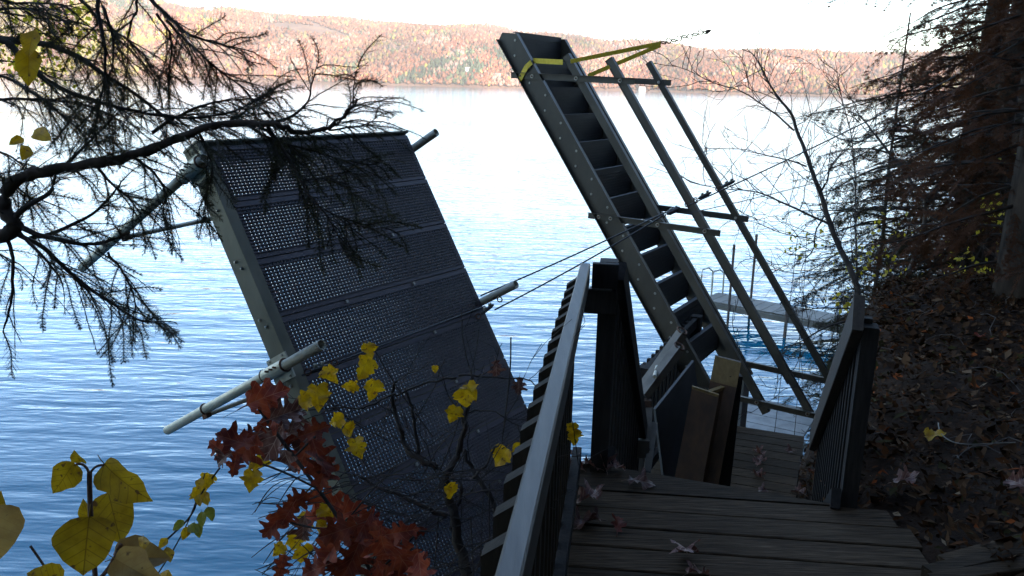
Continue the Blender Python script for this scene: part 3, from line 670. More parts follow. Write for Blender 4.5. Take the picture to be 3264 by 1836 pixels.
# galvanised bracket arms
brk = empty('dock_bracket', onz(2060, 1500, zL), 'pair of galvanised bracket arms with ring ends hung on the landing railing', 'bracket')
for (lo, hi, rc, d) in (((120, 640), (455, 165), (458, 142), 5.3), ((130, 690), (432, 290), (437, 272), 5.1)):
    a, b = c4(*lo, d), c4(*hi, d+.1); ax = nrm(b-a); up = nrm(zz-ax*(zz@ax)); sd_ = np.cross(ax, up)
    MB().extrude([(-.028, .028), (.028, .028), (.028, -.03), (.022, -.03), (.022, .022), (-.022, .022), (-.022, -.03), (-.028, -.03)], a, b, sd_, up).build('arm', M['zinc'], brk)
    MB().ring(c4(*rc, d+.1), nrm(ax+A3(0, -.8, .5)), .034, .0055, 20, 6).build('ring', M['rust'], brk)
MB().tube([c4(250, 445, 5.25), c4(228, 530, 5.05)], .012, 10).build('pin', M['galv'], brk)
MB().box(c4(165, 760, 5.1), (1, 0, 0), (0, 1, 0), (0, 0, 1), .022, .022, .03).build('socket', M['rust'], brk)
e0, e1 = c4(180, 785, 5.1), c4(162, 1140, 5.0)
MB().beam(e0, e1, (1, 0, 0), .035, .04).build('upright', M['zinc'], brk)
MB().beam(c4(222, 920, 5.1), c4(165, 1330, 4.95), (1, 0, 0), .04, .04).build('upright', M['zinc'], brk)
MB().box(c4(120, 1130, 5.0), (1, 0, 0), (0, 1, 0), (0, 0, 1), .04, .02, .055).build('clamp_plate', M['zinc'], brk)

# ------------------------------------------------------------------ boards at the lower right, pale slab under the stair
for i, (p0, p1, lab) in enumerate([((2962, 1808), (3330, 1722), 'grey weathered board edging the bank at the side of the deck, uppermost of three'), ((2975, 1835), (3330, 1775), 'grey weathered board below the uppermost one at the side of the deck'), ((3010, 1775), (3330, 1690), 'half buried grey board farthest up the bank beside the deck')]):
    a, b = onz(*p0, -1.52), onz(*p1, -1.50); tag(MB().beam(a-zz*.03, b-zz*.03, zz, .06, .045, .004).build('bank_board', M['deck']), lab, 'board')
sb = empty('stored_pallet', onz(2390, 1330, -4.6), 'pale grey timber pallet lying on the shore below the landing', 'pallet')
c0 = onz(2390, 1335, -4.6)
for k in range(5): MB().box(c0+vT*(k-2)*.34, vT, aT, zz, .16, .8, .02).build('slat', M['concrete'], sb)
for k in (-1, 1): MB().box(c0+aT*k*.6-zz*.06, vT, aT, zz, .85, .05, .038).build('bearer', M['dockwood'], sb)

# ------------------------------------------------------------------ the neighbour's dock
nz = -5.9
n0, n1 = onz(2262, 945, nz), onz(2690, 1025, nz); nd = nrm(n1-n0); nw = A3(nd[1], -nd[0], 0)
if nw[1] > 0: nw = -nw
nb = empty('neighbour_dock', n0-zz*.6, 'pale grey plank dock with a swim ladder standing in the lake beyond the stair', 'dock')
L = np.linalg.norm(n1-n0)+5.
k = 0
while k*.3 < L:
    c = n0+nd*(k*.3+.15); MB().box((c[0], c[1], nz), nd, nw, zz, .142, .56, .025).build('plank', M['dockwood'], nb); k += 1
for s in (-.57, .57):
    MB().beam(n0+nw*s+A3(0, 0, -.1), n0+nd*L+nw*s+A3(0, 0, -.1), zz, .05, .14).build('side_beam', M['dockwood'], nb)
for (k, s, up) in ((.9, .62, 1.75), (1.0, -.62, 1.9), (2.55, .62, .2), (5.1, .62, .75), (5.1, -.62, .75), (7.5, .62, .7), (7.5, -.62, .7)):
    c = n0+nd*k+nw*s; MB().tube([(c[0], c[1], nz-2.5), (c[0], c[1], nz+up)], .035, 8).build('post', M['greybark'], nb)
for k in (-.45, -.05):
    c = n0+nd*k*.9+nw*(-.2)
    MB().tube([c+A3(0, 0, -.6), c+A3(0, 0, .55), c+nw*-.05+A3(0, 0, .70), c+nw*-.18+A3(.12, 0, .74), c+nw*-.28+A3(.2, 0, .62), c+nw*-.3+A3(.2, 0, 0)], .025, 8).build('ladder_rail', M['galv'], nb)

# ------------------------------------------------------------------ vegetation generators
def unit(v): return v/np.maximum(np.linalg.norm(v, axis=-1, keepdims=True), 1e-9)
def resample(P, step):
    P = np.array(P, float); d = np.r_[0, np.cumsum(np.linalg.norm(np.diff(P, axis=0), axis=1))]; n = max(2, int(d[-1]/step)+1)
    s = np.linspace(0, d[-1], n); return np.stack([np.interp(s, d, P[:, k]) for k in range(3)], 1), s
def smooth_path(P, it=2):
    P = np.array(P, float)
    for _ in range(it):
        Q = np.empty((2*len(P)-2, 3)); Q[0::2] = .75*P[:-1]+.25*P[1:]; Q[1::2] = .25*P[:-1]+.75*P[1:]; P = np.vstack([P[:1], Q, P[-1:]])
    return P
class Foliage:                              # feathery sprays: twigs with needles both sides
    def __init__(s): s.tw = []
    def spray(s, P, side, L0, step, nl, rg):
        Q, d = resample(P, step); n = len(Q); tang = unit(np.gradient(Q, axis=0))
        sd_ = unit(side[None]-tang*(tang@side)[:, None])
        for sg in (-1, 1):
            u = np.arange(n)/max(1, n-1); Lk = L0*(np.sin(np.pi*np.clip(u*.85+.12, 0, 1))**.7)*rg.uniform(.55, 1.15, n)
            dr = unit(sd_*sg*.8+tang*rg.uniform(.45, .95, (n, 1))+rg.normal(0, .16, (n, 3))+A3(0, 0, -.12))
            ok = (Lk > .01) & (rg.uniform(0, 1, n) > .08)
            s.tw.append(np.concatenate([Q, dr, np.broadcast_to(tang, (n, 3)), Lk[:, None], np.full((n, 1), nl)], 1)[ok])
        s.tw.append(np.concatenate([Q[:-1], unit(np.diff(Q, axis=0)), sd_[:-1], np.linalg.norm(np.diff(Q, axis=0), axis=1)[:, None]*1.1, np.full((n-1, 1), nl)], 1))
    def mesh(s, name, mt, K=6, nw=.0011, rg=rng, aw=.0008):
        T = np.concatenate(s.tw); n = len(T); B, D, S, L, nl = T[:, 0:3], T[:, 3:6], T[:, 6:9], T[:, 9:10], T[:, 10:11]
        S = unit(S-D*(S*D).sum(1, keepdims=True)); V = []
        for k in range(K):
            p = B+D*L*((k+.35)/K)
            for sg in (-1, 1):
                q = p+D*L*(.5/K)*(sg > 0)
                ln = nl*(1-.45*k/K)*rg.uniform(.75, 1.2, (n, 1))
                tip = q+(S*sg*.86+D*.5+rg.normal(0, .13, (n, 3)))*ln
                V.append(np.stack([q-D*nw, q+D*nw, tip], 1))
        X_ = np.cross(D, S)
        V.append(np.stack([B-S*aw, B+S*aw, B+D*L], 1)); V.append(np.stack([B-X_*aw, B+X_*aw, B+D*L], 1))
        V = np.concatenate(V).reshape(-1, 3)
        return V, np.arange(len(V)).reshape(-1, 3)
def twig_tube(mb, P, r0, r1, n=5, step=None):
    P = smooth_path(P, 2) if len(P) > 2 else np.array(P); mb.tube(P, np.linspace(r0, r1, len(P)), n, True); return P
def local_obj(name, V, T, mt, parent, attr=None, kind=None):
    loc = np.array(WM[parent.name].translation)-A3(0, 0, H)
    o = inst(name, np_mesh(name, V-loc, T, mt, attr), parent, Matrix.Translation(Vector(loc)))
    if kind: o['kind'] = kind
    return o

# ---- leaf shapes in leaf space: base at 0, tip at y = 1
def leaf_mesh(name, outline, mt, fold=.15, curl=.2, wav=.03, seed=0):
    rg = np.random.default_rng(seed); mb = MB(); pts = outline; n = len(pts)
    mid = [(0, y) for y in np.linspace(0, 1, n)]
    def z(x, y): return fold*abs(x)-curl*y*y+wav*math.sin(9*y+4*x+seed)*(abs(x)*3)
    for sg in (1, -1):
        jit = rg.uniform(.88, 1.12, n); b = len(mb.v)
        for (x, y), (mx_, my_), j in zip(pts, mid, jit):
            xx_ = sg*x*j; mb.v.append((0, my_, z(0, my_))); mb.v.append((xx_*.5, (y+my_)/2, z(xx_*.5, (y+my_)/2))); mb.v.append((xx_, y, z(xx_, y)))
        for i in range(n-1):
            for k in (0, 1):
                a, c, d, e = b+i*3+k, b+i*3+k+1, b+(i+1)*3+k+1, b+(i+1)*3+k
                mb.f.append((a, c, d, e) if sg > 0 else (a, e, d, c))
    st_ = len(mb.v); mb.tube([(0, -.22, -.03), (0, -.1, .0), (0, .02, 0)], [.008, .01, .012], 4)
    return mb.mesh(name, mt, True)
OAK = [(0, 0), (.06, .04), (.17, .07), (.25, .06), (.28, .13), (.20, .19), (.16, .24), (.20, .28), (.36, .27), (.43, .33), (.40, .40), (.30, .43), (.20, .47), (.22, .52), (.36, .53), (.47, .60), (.43, .68), (.33, .67), (.24, .70), (.18, .74), (.22, .79), (.26, .87), (.19, .90), (.12, .88), (.07, .94), (0, 1)]
DOG = [(0, 0), (.12, .01), (.24, .05), (.33, .13), (.385, .24), (.40, .36), (.38, .48), (.33, .61), (.25, .74), (.15, .86), (.06, .94), (0, 1)]
GRA = [(0, 0), (.1, -.06), (.24, -.10), (.33, -.02), (.42, .05), (.46, .2), (.40, .24), (.55, .36), (.47, .44), (.40, .5), (.30, .52), (.34, .62), (.26, .72), (.2, .78), (.13, .86), (.07, .93), (0, 1)]
OVA = [(0, 0), (.1, .06), (.2, .16), (.27, .3), (.29, .45), (.25, .62), (.17, .78), (.08, .92), (0, 1)]
LM = {}
for k in range(4):
    LM['oak%d' % k] = leaf_mesh('oak_leaf', [(x*(1+.1*k*(-1)**k), y) for x, y in OAK], M['oak'], .12+.16*k, [.25, -.2, .4, .05][k], .12, k)
    LM['brown%d' % k] = leaf_mesh('oak_leaf', OAK, M['oakbrown'], .2+.2*k, [.3, -.25, .5, .1][k], .18, 10+k)
    LM['gra%d' % k] = leaf_mesh('vine_leaf', GRA, M['grape'], .1+.15*k, [.2, -.15, .35, .5][k], .12, 20+k)
    LM['dog%d' % k] = leaf_mesh('dogwood_leaf', DOG, M['dogwood'], [.2, .35, .12, .5][k], [.18, .3, .1, .4][k], .05, 30+k)
LM['tan0'] = leaf_mesh('dogwood_leaf', DOG, M['dogtan'], .35, .3, .06, 40)
for k in range(2): LM['ova%d' % k] = leaf_mesh('small_leaf', OVA, M['greenleaf'], .25, .2, .05, 50+k); LM['ovy%d' % k] = leaf_mesh('small_leaf', OVA, M['grape'], .25, .2, .05, 60+k)
def put_leaf(name, key, base, tip, parent, face=None, roll=0., wide=1.):
    b, t_ = A3(*base), A3(*tip); y = nrm(t_-b); L_ = np.linalg.norm(t_-b)
    f = nrm(-(b+t_)/2) if face is None else nrm(face)
    z_ = nrm(f-y*(f@y)); x_ = np.cross(y, z_)
    x2 = x_*math.cos(roll)+z_*math.sin(roll); z2 = np.cross(x2, y)
    Mx = frame(b, x2*wide*L_, y*L_, z2*L_)
    return inst(name, LM[key], parent, Mx)

# ------------------------------------------------------------------ hemlock limb overhanging from the left
c1 = lambda pts, d: [at(x/1.318, y/1.318, d_) for (x, y), d_ in zip(pts, d if hasattr(d, '__len__') else [d]*len(pts))]
k2 = lambda pts, d: [at(500+x/1.8115, 350+y/1.8115, d) for x, y in pts]
rg = np.random.default_rng(21)
trk = at(-330, 700, 3.4)
gtr = float(ground(trk[0], trk[1]))
hem = empty('hemlock_tree', (trk[0], trk[1], max(gtr, -5)), 'dark hemlock limb with drooping needle sprays reaching over the raised dock', 'tree')
tp = smooth_path([(trk[0]-.1, trk[1], gtr-.4), (trk[0], trk[1], -1.5), (trk[0]-.05, trk[1]+.03, .8), (trk[0]-.1, trk[1], 3.5)])
MB().tube(tp, np.linspace(.17, .11, len(tp)), 10).build('trunk', M['bark'], hem, True)
limbs = [  # points, depth, r0, r1, foliage density, foliage start
 (c1([(-420, 980), (-150, 1010), (60, 985), (72, 950), (22, 900), (8, 840), (45, 770), (130, 730), (240, 712), (400, 690), (560, 655), (700, 600), (820, 552), (900, 530), (1060, 515), (1186, 520)], 3.1)+k2([(800, 145), (960, 118), (1060, 60), (1110, 0), (1160, -60)], 3.2), .031, .004, .9, .36),
 (c1([(-400, 60), (-150, 150), (0, 165), (160, 185), (300, 222), (420, 310), (560, 410), (700, 530)], 3.3), .020, .004, 1, .25),
 (c1([(-100, 140), (0, 170), (60, 190), (130, 270), (200, 330), (300, 380), (450, 440), (600, 480), (800, 500), (980, 470), (1120, 400)], 3.2), .016, .002, 1.1, .2),
 (c1([(415, -120), (415, 0), (430, 120), (445, 200), (455, 330), (430, 430), (400, 560)], 3.0), .009, .002, .8, .2),
 (c1([(430, 30), (480, 150), (480, 250), (470, 330)], 3.0), .006, .0015, 1.0, .2),
 (c1([(300, -60), (330, 0), (420, 90), (520, 160), (600, 230), (640, 300)], 3.2), .007, .0015, 1.1, .2),
 (c1([(575, -80), (580, 0), (590, 60), (560, 110), (500, 140)], 3.1), .007, .0015, 1.1, .3),
 (c1([(590, -80), (640, 0), (720, 90), (800, 160), (900, 190), (1010, 220)], 3.2), .010, .002, 1.2, .3),
 (c1([(660, 60), (730, 150), (730, 260), (720, 330)], 3.2), .006, .0015, 1.1, .2),
 (c1([(700, 80), (820, 200), (900, 260), (1000, 330), (1090, 430), (1150, 500)], 3.3), .006, .0015, 1.1, .2),
 (c1([(-150, 405), (0, 410), (150, 408), (320, 420), (450, 470), (560, 540)], 3.3), .008, .0015, 1.1, .3),
 (c1([(-100, 300), (30, 330), (200, 430), (320, 540), (420, 600)], 3.5), .008, .0015, 1.1, .2),
 (c1([(-100, 600), (20, 640), (110, 700), (140, 760)], 3.4), .006, .0015, .5, .2),
 (c1([(40, 960), (110, 870), (220, 830), (245, 750)], 3.1), .014, .004, .6, .4),
 (c1([(70, 975), (150, 1050), (220, 1150), (270, 1210)], 3.1), .008, .0015, .6, .2),
 (c1([(30, 1000), (50, 1060), (55, 1200), (20, 1310), (0, 1390)], 3.1), .008, .003, .3, .3),
 (c1([(80, 980), (200, 1040), (300, 1150), (420, 1230), (520, 1290), (600, 1340), (690, 1330)], 3.2), .010, .0015, 1.2, .35),
 (c1([(450, 1060), (520, 1130), (560, 1210), (585, 1290), (560, 1360)], 3.2), .005, .0012, .9, .3),
 (c1([(100, 960), (240, 1000), (360, 1020), (470, 1000), (520, 980)], 3.2), .012, .003, 1.2, .2),
 (c1([(130, 1000), (260, 960), (380, 900), (460, 830), (520, 760)], 3.3), .010, .002, 1.1, .3),
 (c1([(240, 715), (330, 640), (420, 560), (500, 480)], 3.2), .008, .002, 1.0, .25),
 (c1([(560, 655), (640, 720), (700, 800), (680, 900)], 3.2), .007, .0015, 1.1, .2),
 (c1([(400, 690), (470, 760), (560, 830), (600, 900)], 3.2), .007, .0015, 1.1, .25),
 (c1([(640, 560), (740, 480), (840, 440), (960, 420), (1080, 420)], 3.3), .008, .0015, 1.2, .2),
 (c1([(830, 540), (870, 610), (900, 700), (860, 800), (850, 920)], 3.3), .006, .0012, 1.1, .2),
 (c1([(1060, 515), (1120, 560), (1186, 620), (1260, 680)], 3.3), .008, .002, 1.1, .1),
 (k2([(520, 75), (560, 140), (700, 200), (900, 250), (1100, 300), (1250, 330), (1340, 290)], 3.3), .007, .0015, 1.2, .2),
 (k2([(640, 100), (760, 270), (850, 430), (960, 560), (1050, 680), (1100, 800), (1150, 880)], 3.25), .007, .0015, .75, .25),
 (k2([(960, 570), (1100, 640), (1220, 700), (1310, 690)], 3.25), .004, .001, 1.2, .2),
 (k2([(850, 420), (1000, 400), (1120, 370), (1260, 390)], 3.25), .004, .001, 1.1, .3),
 (k2([(660, 90), (800, 40), (900, -50), (910, -150), (950, -290)], 3.3), .007, .0012, .9, .25),
 (k2([(960, 120), (1090, 40), (1140, -60), (1140, -180), (1170, -240)], 3.3), .005, .001, .9, .2),
 (k2([(1000, 115), (1120, 90), (1220, 70), (1300, 20)], 3.3), .005, .001, 1.1, .2),
 (k2([(400, 80), (480, 20), (600, -30), (720, -60)], 3.3), .006, .0012, 1.2, .1),
 (c1([(-60, 60), (80, 40), (200, 60), (300, 100)], 3.0), .006, .0012, 1.3, .1),
 (c1([(-60, -20), (60, 10), (180, -5), (280, 20)], 2.9), .006, .0012, 1.4, .1),
 (c1([(-60, 720), (40, 760), (100, 820)], 3.3), .006, .0012, 1.0, .1),
 (c1([(-80, 1040), (20, 1060), (60, 1100)], 3.2), .006, .0012, 1.0, .1),
]
fol = Foliage(); tw = MB()
for i, (P, r0, r1, dens, st0) in enumerate(limbs):
    P = smooth_path(P, 2); P = P+np.cumsum(rg.normal(0, .0022, P.shape), 0)*(0 if i == 0 else 1)
    if i == 0:
        MB().tube(P+rg.normal(0, .0035, P.shape), np.linspace(r0, r1, len(P))*rg.uniform(.86, 1.16, len(P)), 9).build('limb', M['bark'], hem, True)
    else: MB().tube(P, np.linspace(r0, r1, len(P)), 6).build('branch', M['twig'], hem, True)
    Q, d = resample(P, .021/dens); n = len(Q); tg = unit(np.gradient(Q, axis=0))
    for j in range(n):
        if j/n < st0*.6 or rg.uniform() > .9: continue
        nr = unit(A3(0, 0, 1)+rg.normal(0, .55, 3)); sd_ = np.cross(tg[j], nr)*(1 if j % 2 else -1)
        L_ = rg.uniform(.10, .36)*(1 if j/n < .7 else 1.25-(j/n)*.8)
        d0 = unit(sd_*.8+tg[j]*rg.uniform(.3, 1)+A3(0, 0, -.15)); pp = [Q[j]]; dd_ = d0
        for k in range(5):
            dd_ = unit(dd_+rg.normal(0, .13, 3)+A3(0, 0, -.10)); pp.append(pp[-1]+dd_*L_/5)
        tw.tube(pp, np.linspace(.0024, .0009, 6), 4, False)
        fol.spray(np.array(pp), np.cross(dd_, nr), .055*rg.uniform(.5, 1.2), .013, .0085, rg)
tw.build('twigs', M['twig'], hem)['kind'] = 'stuff'
V, T = fol.mesh('needles', M['needle'], 6, .0011, rg, .0008)
local_obj('needles', V, T, M['needle'], hem, kind='stuff')
for (x, y, L_, an) in ((110, 415, 45, -30), (75, 440, 45, 200), (90, 465, 40, 250), (95, 150, 110, 265), (110, 95, 80, 250)):
    b = at(x, y, 2.9); e_ = at(x+L_*math.cos(R_(an)), y-L_*math.sin(R_(an)), 2.85); put_leaf('yellow_leaf', 'ovy%d' % (x % 2), b, e_, hem, None, rg.uniform(-.6, .6))

# yellow birch boughs behind the hemlock
rg = np.random.default_rng(40); yb = at(-500, 700, 6.); gy = float(ground(yb[0], yb[1])); bir = empty('yellow_birch', (yb[0], yb[1], gy), 'birch boughs with golden leaves showing through the hemlock at the top', 'tree')
MB().tube([(yb[0], yb[1], gy-.4), (yb[0]+.1, yb[1], -1), tuple(at(-430, 100, 6.)), tuple(at(-400, -500, 6.))], [.09, .075, .06, .04], 8).build('trunk', M['greybark'], bir, True)
VV = []
for pts in ([(-430, 150), (-150, 90), (0, 120), (140, 130), (280, 170)], [(-420, 50), (-100, 20), (120, 60), (260, 70), (330, 110)], [(-430, 190), (-200, 200), (0, 190), (120, 210), (200, 230)]):
    P = smooth_path([at(x, y, 5.8) for x, y in pts]); MB().tube(P, np.linspace(.012, .002, len(P)), 5).build('bough', M['twig'], bir, True)
    Q, _ = resample(P, .012)
    for c in Q[len(Q)//3:]:
        if rg.uniform() < .35: continue
        for k in range(4):
            o = c+rg.normal(0, .09, 3); y_ = unit(rg.normal(0, 1, 3)+A3(0, 0, -.6)); x_ = unit(np.cross(y_, rg.normal(0, 1, 3))); s_ = rg.uniform(.03, .06)
            VV.append(np.stack([o, o+y_*s_*.45+x_*s_*.36, o+y_*s_, o+y_*s_*.45-x_*s_*.36]))
V = np.concatenate(VV); k = np.arange(len(VV))*4
local_obj('leaves', V, np.concatenate([np.stack([k, k+1, k+2], 1), np.stack([k, k+2, k+3], 1)]), M['yleaf'], bir, kind='stuff')

# ------------------------------------------------------------------ evergreens on the right bank
def evergreen(name, label, base, top, z0, z1, rad, nl, mt, seed, tr=.14, step=.13, lean=(0, 0), sector=None, coarse=1.):
    rg = np.random.default_rng(seed); base = A3(*base)
    e = empty(name, base, label, 'tree'); ht = top-base[2]
    axis = lambda z_: A3(base[0]+lean[0]*(z_-base[2]), base[1]+lean[1]*(z_-base[2]), z_)
    zs = np.linspace(base[2]-.4, top, 12)
    MB().tube([axis(q)+rg.normal(0, .012, 3)*A3(1, 1, 0) for q in zs], np.linspace(tr*1.15, tr*.2, 12), 10).build('trunk', M['bark'], e, True)
    fo = Foliage(); tb = MB(); z_ = z0
    while z_ < z1:
        az = rg.uniform(0, 2*math.pi) if sector is None or rg.uniform() < .25 else rg.uniform(*sector)
        R1 = rad*rg.uniform(.55, 1.1)*(1-.55*(z_-z0)/(z1-z0+3)); d = A3(math.cos(az), math.sin(az), rg.uniform(-.1, .35))
        pp = [axis(z_)]; dd_ = unit(d)
        for k in range(7): dd_ = unit(dd_+A3(0, 0, -.10 if k < 5 else .03)+rg.normal(0, .07, 3)); pp.append(pp[-1]+dd_*R1/7)
        pp = np.array(pp); tb.tube(pp, np.linspace(.016, .003, 8), 4, False)
        Q, _ = resample(pp[1:], .085*coarse); tg = unit(np.gradient(Q, axis=0))
        for j in range(len(Q)):
            nr = unit(A3(0, 0, 1)+rg.normal(0, .35, 3)); sd_ = np.cross(tg[j], nr)*(1 if j % 2 else -1)
            L_ = rg.uniform(.18, .5)*(1.1-.6*j/len(Q)); d2 = unit(sd_*.85+tg[j]*.6+A3(0, 0, -.1)); q = [Q[j]]
            for k in range(3): d2 = unit(d2+rg.normal(0, .12, 3)+A3(0, 0, -.12)); q.append(q[-1]+d2*L_/3)
            fo.spray(np.array(q), np.cross(d2, nr), .10*coarse, .045*coarse, nl, rg)
        z_ += step*rg.uniform(.6, 1.4)
    tb.build('limbs', M['twig'], e)['kind'] = 'stuff'
    V, T = fo.mesh('foliage', M[mt], 4, .0045*coarse, rg, .002)
    local_obj('foliage', V, T, M[mt], e, kind='stuff')
    return e
def gpt(ox, oy, d): p = at(ox, oy, d); return A3(p[0], p[1], float(ground(p[0], p[1])))
b1 = gpt(3075, 800, 10.2)
evergreen('hemlock_tree', 'tall shaggy hemlock with bronze tinged boughs rising beyond the right bank', b1, 9, -2.2, 5, 2.4, .03, 'cedar', 3, .17, .05, (.0, .01), (R_(120), R_(290)))
b2 = gpt(2790, 900, 11.5)
evergreen('young_hemlock', 'young dark hemlock bushing out low over the water behind the bare saplings', b2, 1.0, b2[2]+.2, -.3, 1.45, .03, 'needle', 4, .05, .04)
b4 = gpt(3010, 900, 9.2)
evergreen('young_hemlock', 'dense low hemlock at the crest of the leafy bank in front of the tall one', b4, .4, b4[2]+.1, -.5, 1.1, .028, 'cedar', 9, .05, .04)
b3 = A3(big[0], big[1], gB)
evergreen('bank_hemlock', 'thick trunked hemlock at the bank edge with rust brown dead foliage, holding the cables', b3, 10, -1.2, 4.5, 1.2, .024, 'rusty', 5, .20, .07, (0, 0), (R_(100), R_(260)), .8)
b5 = gpt(3200, 700, 13)
evergreen('hemlock_tree', 'slender hemlock half hidden behind the tall shaggy one', b5, 9, -3, 5, 2.0, .035, 'cedar', 6, .14, .08, coarse=1.3)

b6 = gpt(3215, 300, 8.6)
evergreen('hemlock_tree', 'brown tinged hemlock crowded behind the thick trunked anchor tree', b6, 9, -1.5, 4.5, 1.5, .03, 'rusty', 16, .11, .09, (0, 0), (R_(110), R_(250)))
# trees up the bank behind the viewer: unseen, added to darken the deck
rg = np.random.default_rng(77)
ranks = [(-3.2, -2.6, 13, 4.2, 3.2), (-4.6, 2.6, 15, 4.6, 3.8), (-2.6, 6.8, 14, 3.6, 4.5), (-6.5, -6.5, 15, 5, 2.5), (-8, 7.5, 16, 5, 3), (1.6, -4.6, 13, 4.3, 3.2), (-9, 0, 17, 5.5, 3), (5.2, -8.5, 16, 5, 0.), (-1.0, -7.5, 15, 4.6, 3)]
names = ['just behind the deck', 'uphill of the deck steps', 'above the anchor tree', 'far behind the deck', 'high on the slope past the landing', 'leaning over the deck from behind', 'highest on the slope', 'down by the water behind the deck', 'behind the head of the path']
for (q, t_, ht, rad, zlow), nm in zip(ranks, names):
    x, y = q*aS[0]+t_*vS[0], q*aS[1]+t_*vS[1]; g = float(ground(x, y))
    e = tag(empty('shade_hemlock', (x, y, g), 'unseen hemlock added for shade on the bank '+nm, 'tree', 'unseen hemlocks added for shade behind the deck'))
    MB().tube([(x, y, g-.5), (x+.1, y, g+ht*.5), (x, y, g+ht)], [.24, .16, .04], 8).build('trunk', M['bark'], e, True)
    n = 2600
    hz = zlow+(g+ht-zlow)*rg.uniform(0, 1, n)**1.2; fr = 1-(hz-zlow)/(g+ht-zlow+.01)
    an = rg.uniform(0, 6.283, n); rr_ = rad*(.25+.75*fr)*np.sqrt(rg.uniform(.02, 1, n))
    C = np.stack([x+rr_*np.cos(an), y+rr_*np.sin(an), hz-.18*rr_], 1)
    a_ = unit(np.stack([np.cos(an), np.sin(an), rg.uniform(-.5, .1, n)], 1)+rg.normal(0, .4, (n, 3))); b_ = unit(np.cross(a_, rg.normal(0, .4, (n, 3))+A3(0, 0, 1)))
    s_ = rg.uniform(.22, .5, (n, 1)); w_ = s_*rg.uniform(.3, .6, (n, 1))
    V = np.stack([C-a_*s_, C+b_*w_, C+a_*s_*1.2, C-b_*w_], 1).reshape(-1, 3); k = np.arange(n)*4
    local_obj('foliage', V, np.concatenate([np.stack([k, k+1, k+2], 1), np.stack([k, k+2, k+3], 1)]), M['needle'], e, kind='stuff')

# ------------------------------------------------------------------ bare saplings and brush on the right
def sapling(name, label, stems, twigs, seed, L=(.12, .5), cat='sapling', mt='greybark', leaf=None, up=.25, sub=True, tr_=.0045, rmin=.0024):
    rg = np.random.default_rng(seed); P0 = stems[0][0][0]; e = empty(name, P0, label, cat)
    tb = MB(); ends = []
    for (P, r0, r1) in stems:
        P = smooth_path(P, 2); P = P+np.cumsum(rg.normal(0, .003, P.shape), 0)
        MB().tube(P, np.linspace(r0, r1, len(P)), 6).build('branch', M[mt], e, True)
        Q, d = resample(P, .05); tg = unit(np.gradient(Q, axis=0)); n = len(Q)
        for j in range(n):
            if rg.uniform() > twigs or j < n*.15: continue
            L_ = rg.uniform(*L); dv = unit(tg[j]*.7+rg.normal(0, .75, 3)+A3(0, 0, up)); q = [Q[j]]
            for k in range(6): dv = unit(dv+rg.normal(0, .2, 3)+A3(0, 0, .04)); q.append(q[-1]+dv*L_/6)
            tb.tube(q, np.linspace(max(min(r0*.35, tr_), rmin), rmin, 7), 4, False); ends.append(q[-1])
            for k in range(2, 6):
                if sub and rg.uniform() < .75:
                    d2 = unit(dv+rg.normal(0, .7, 3)+A3(0, 0, .1)); q2 = [q[k], q[k]+d2*L_*.18, q[k]+(d2+rg.normal(0, .2, 3))*L_*.38]; tb.tube(q2, [rmin, rmin*.9, rmin*.7], 3, False); ends.append(q2[-1])
    if tb.v: tb.build('twigs', M['twig'], e)['kind'] = 'stuff'
    return e, ends
c8 = lambda pts, d: [at(2200+x/1.449, y/1.449, d) for x, y in pts]
cq_ = lambda pts, d: [at(2200+x/2.415, 800+y/2.415, d) for x, y in pts]
def rooted(P): g = P[0]; return [A3(g[0], g[1], float(ground(g[0], g[1]))-.1)]+P
sapling('bare_sapling', 'bare forking sapling leaning over the water behind the right stair post', [
    (rooted(c8([(795, 1380), (750, 1240), (690, 1130), (620, 950), (605, 890), (560, 790), (520, 690), (480, 600), (470, 545), (420, 490), (370, 430), (330, 350), (290, 280), (250, 240)], 8.3)), .034, .003),
    (c8([(480, 600), (400, 520), (330, 470), (250, 410), (120, 380), (0, 315), (-80, 290)], 8.3), .010, .002),
    (c8([(640, 1040), (520, 980), (380, 920), (320, 890), (150, 880), (50, 860)], 8.0), .013, .002),
    (c8([(540, 770), (440, 730), (330, 710), (270, 685), (60, 680)], 8.2), .009, .002),
    (c8([(605, 890), (640, 830), (640, 775), (720, 700), (830, 640)], 8.3), .012, .003),
    (c8([(620, 1000), (580, 1060), (575, 1150), (535, 1195)], 8.1), .010, .004),
    (c8([(560, 1100), (420, 1080), (300, 1030), (200, 1010)], 8.1), .006, .002),
    (c8([(700, 1150), (560, 1250), (440, 1260), (330, 1200)], 8.0), .006, .002)], .85, 11, (.2, .75))
sapling('bare_sapling', 'thin straight bare sapling standing beside the forking one', [(rooted(c8([(770, 1300), (770, 1180), (765, 900), (750, 650), (715, 520), (690, 400), (665, 260)], 8.7)), .012, .002),
    (c8([(715, 520), (780, 545), (850, 640)], 8.6), .006, .003), (c8([(690, 400), (640, 340), (600, 320)], 8.7), .003, .001)], .7, 12, (.15, .5))
sapling('bare_tree', 'crooked two stemmed bare tree in front of the dark hemlocks', [(rooted(c8([(935, 1420), (1010, 1240), (1060, 1100), (1085, 920), (1030, 880), (980, 800), (900, 710), (850, 640), (780, 540), (715, 515)], 8.9)), .034, .004),
    (c8([(1085, 920), (1150, 850), (1220, 700), (1270, 570), (1270, 320), (1285, 150)], 8.9), .02, .004), (c8([(860, 650), (740, 650), (640, 620), (560, 560), (470, 545)], 8.8), .008, .002),
    (c8([(1085, 965), (950, 960), (830, 945), (640, 880)], 8.8), .009, .002), (c8([(1500, 1310), (1400, 1170), (1240, 1060), (1150, 1030), (1085, 980)], 8.6), .014, .008)], .7, 13, (.2, .6))
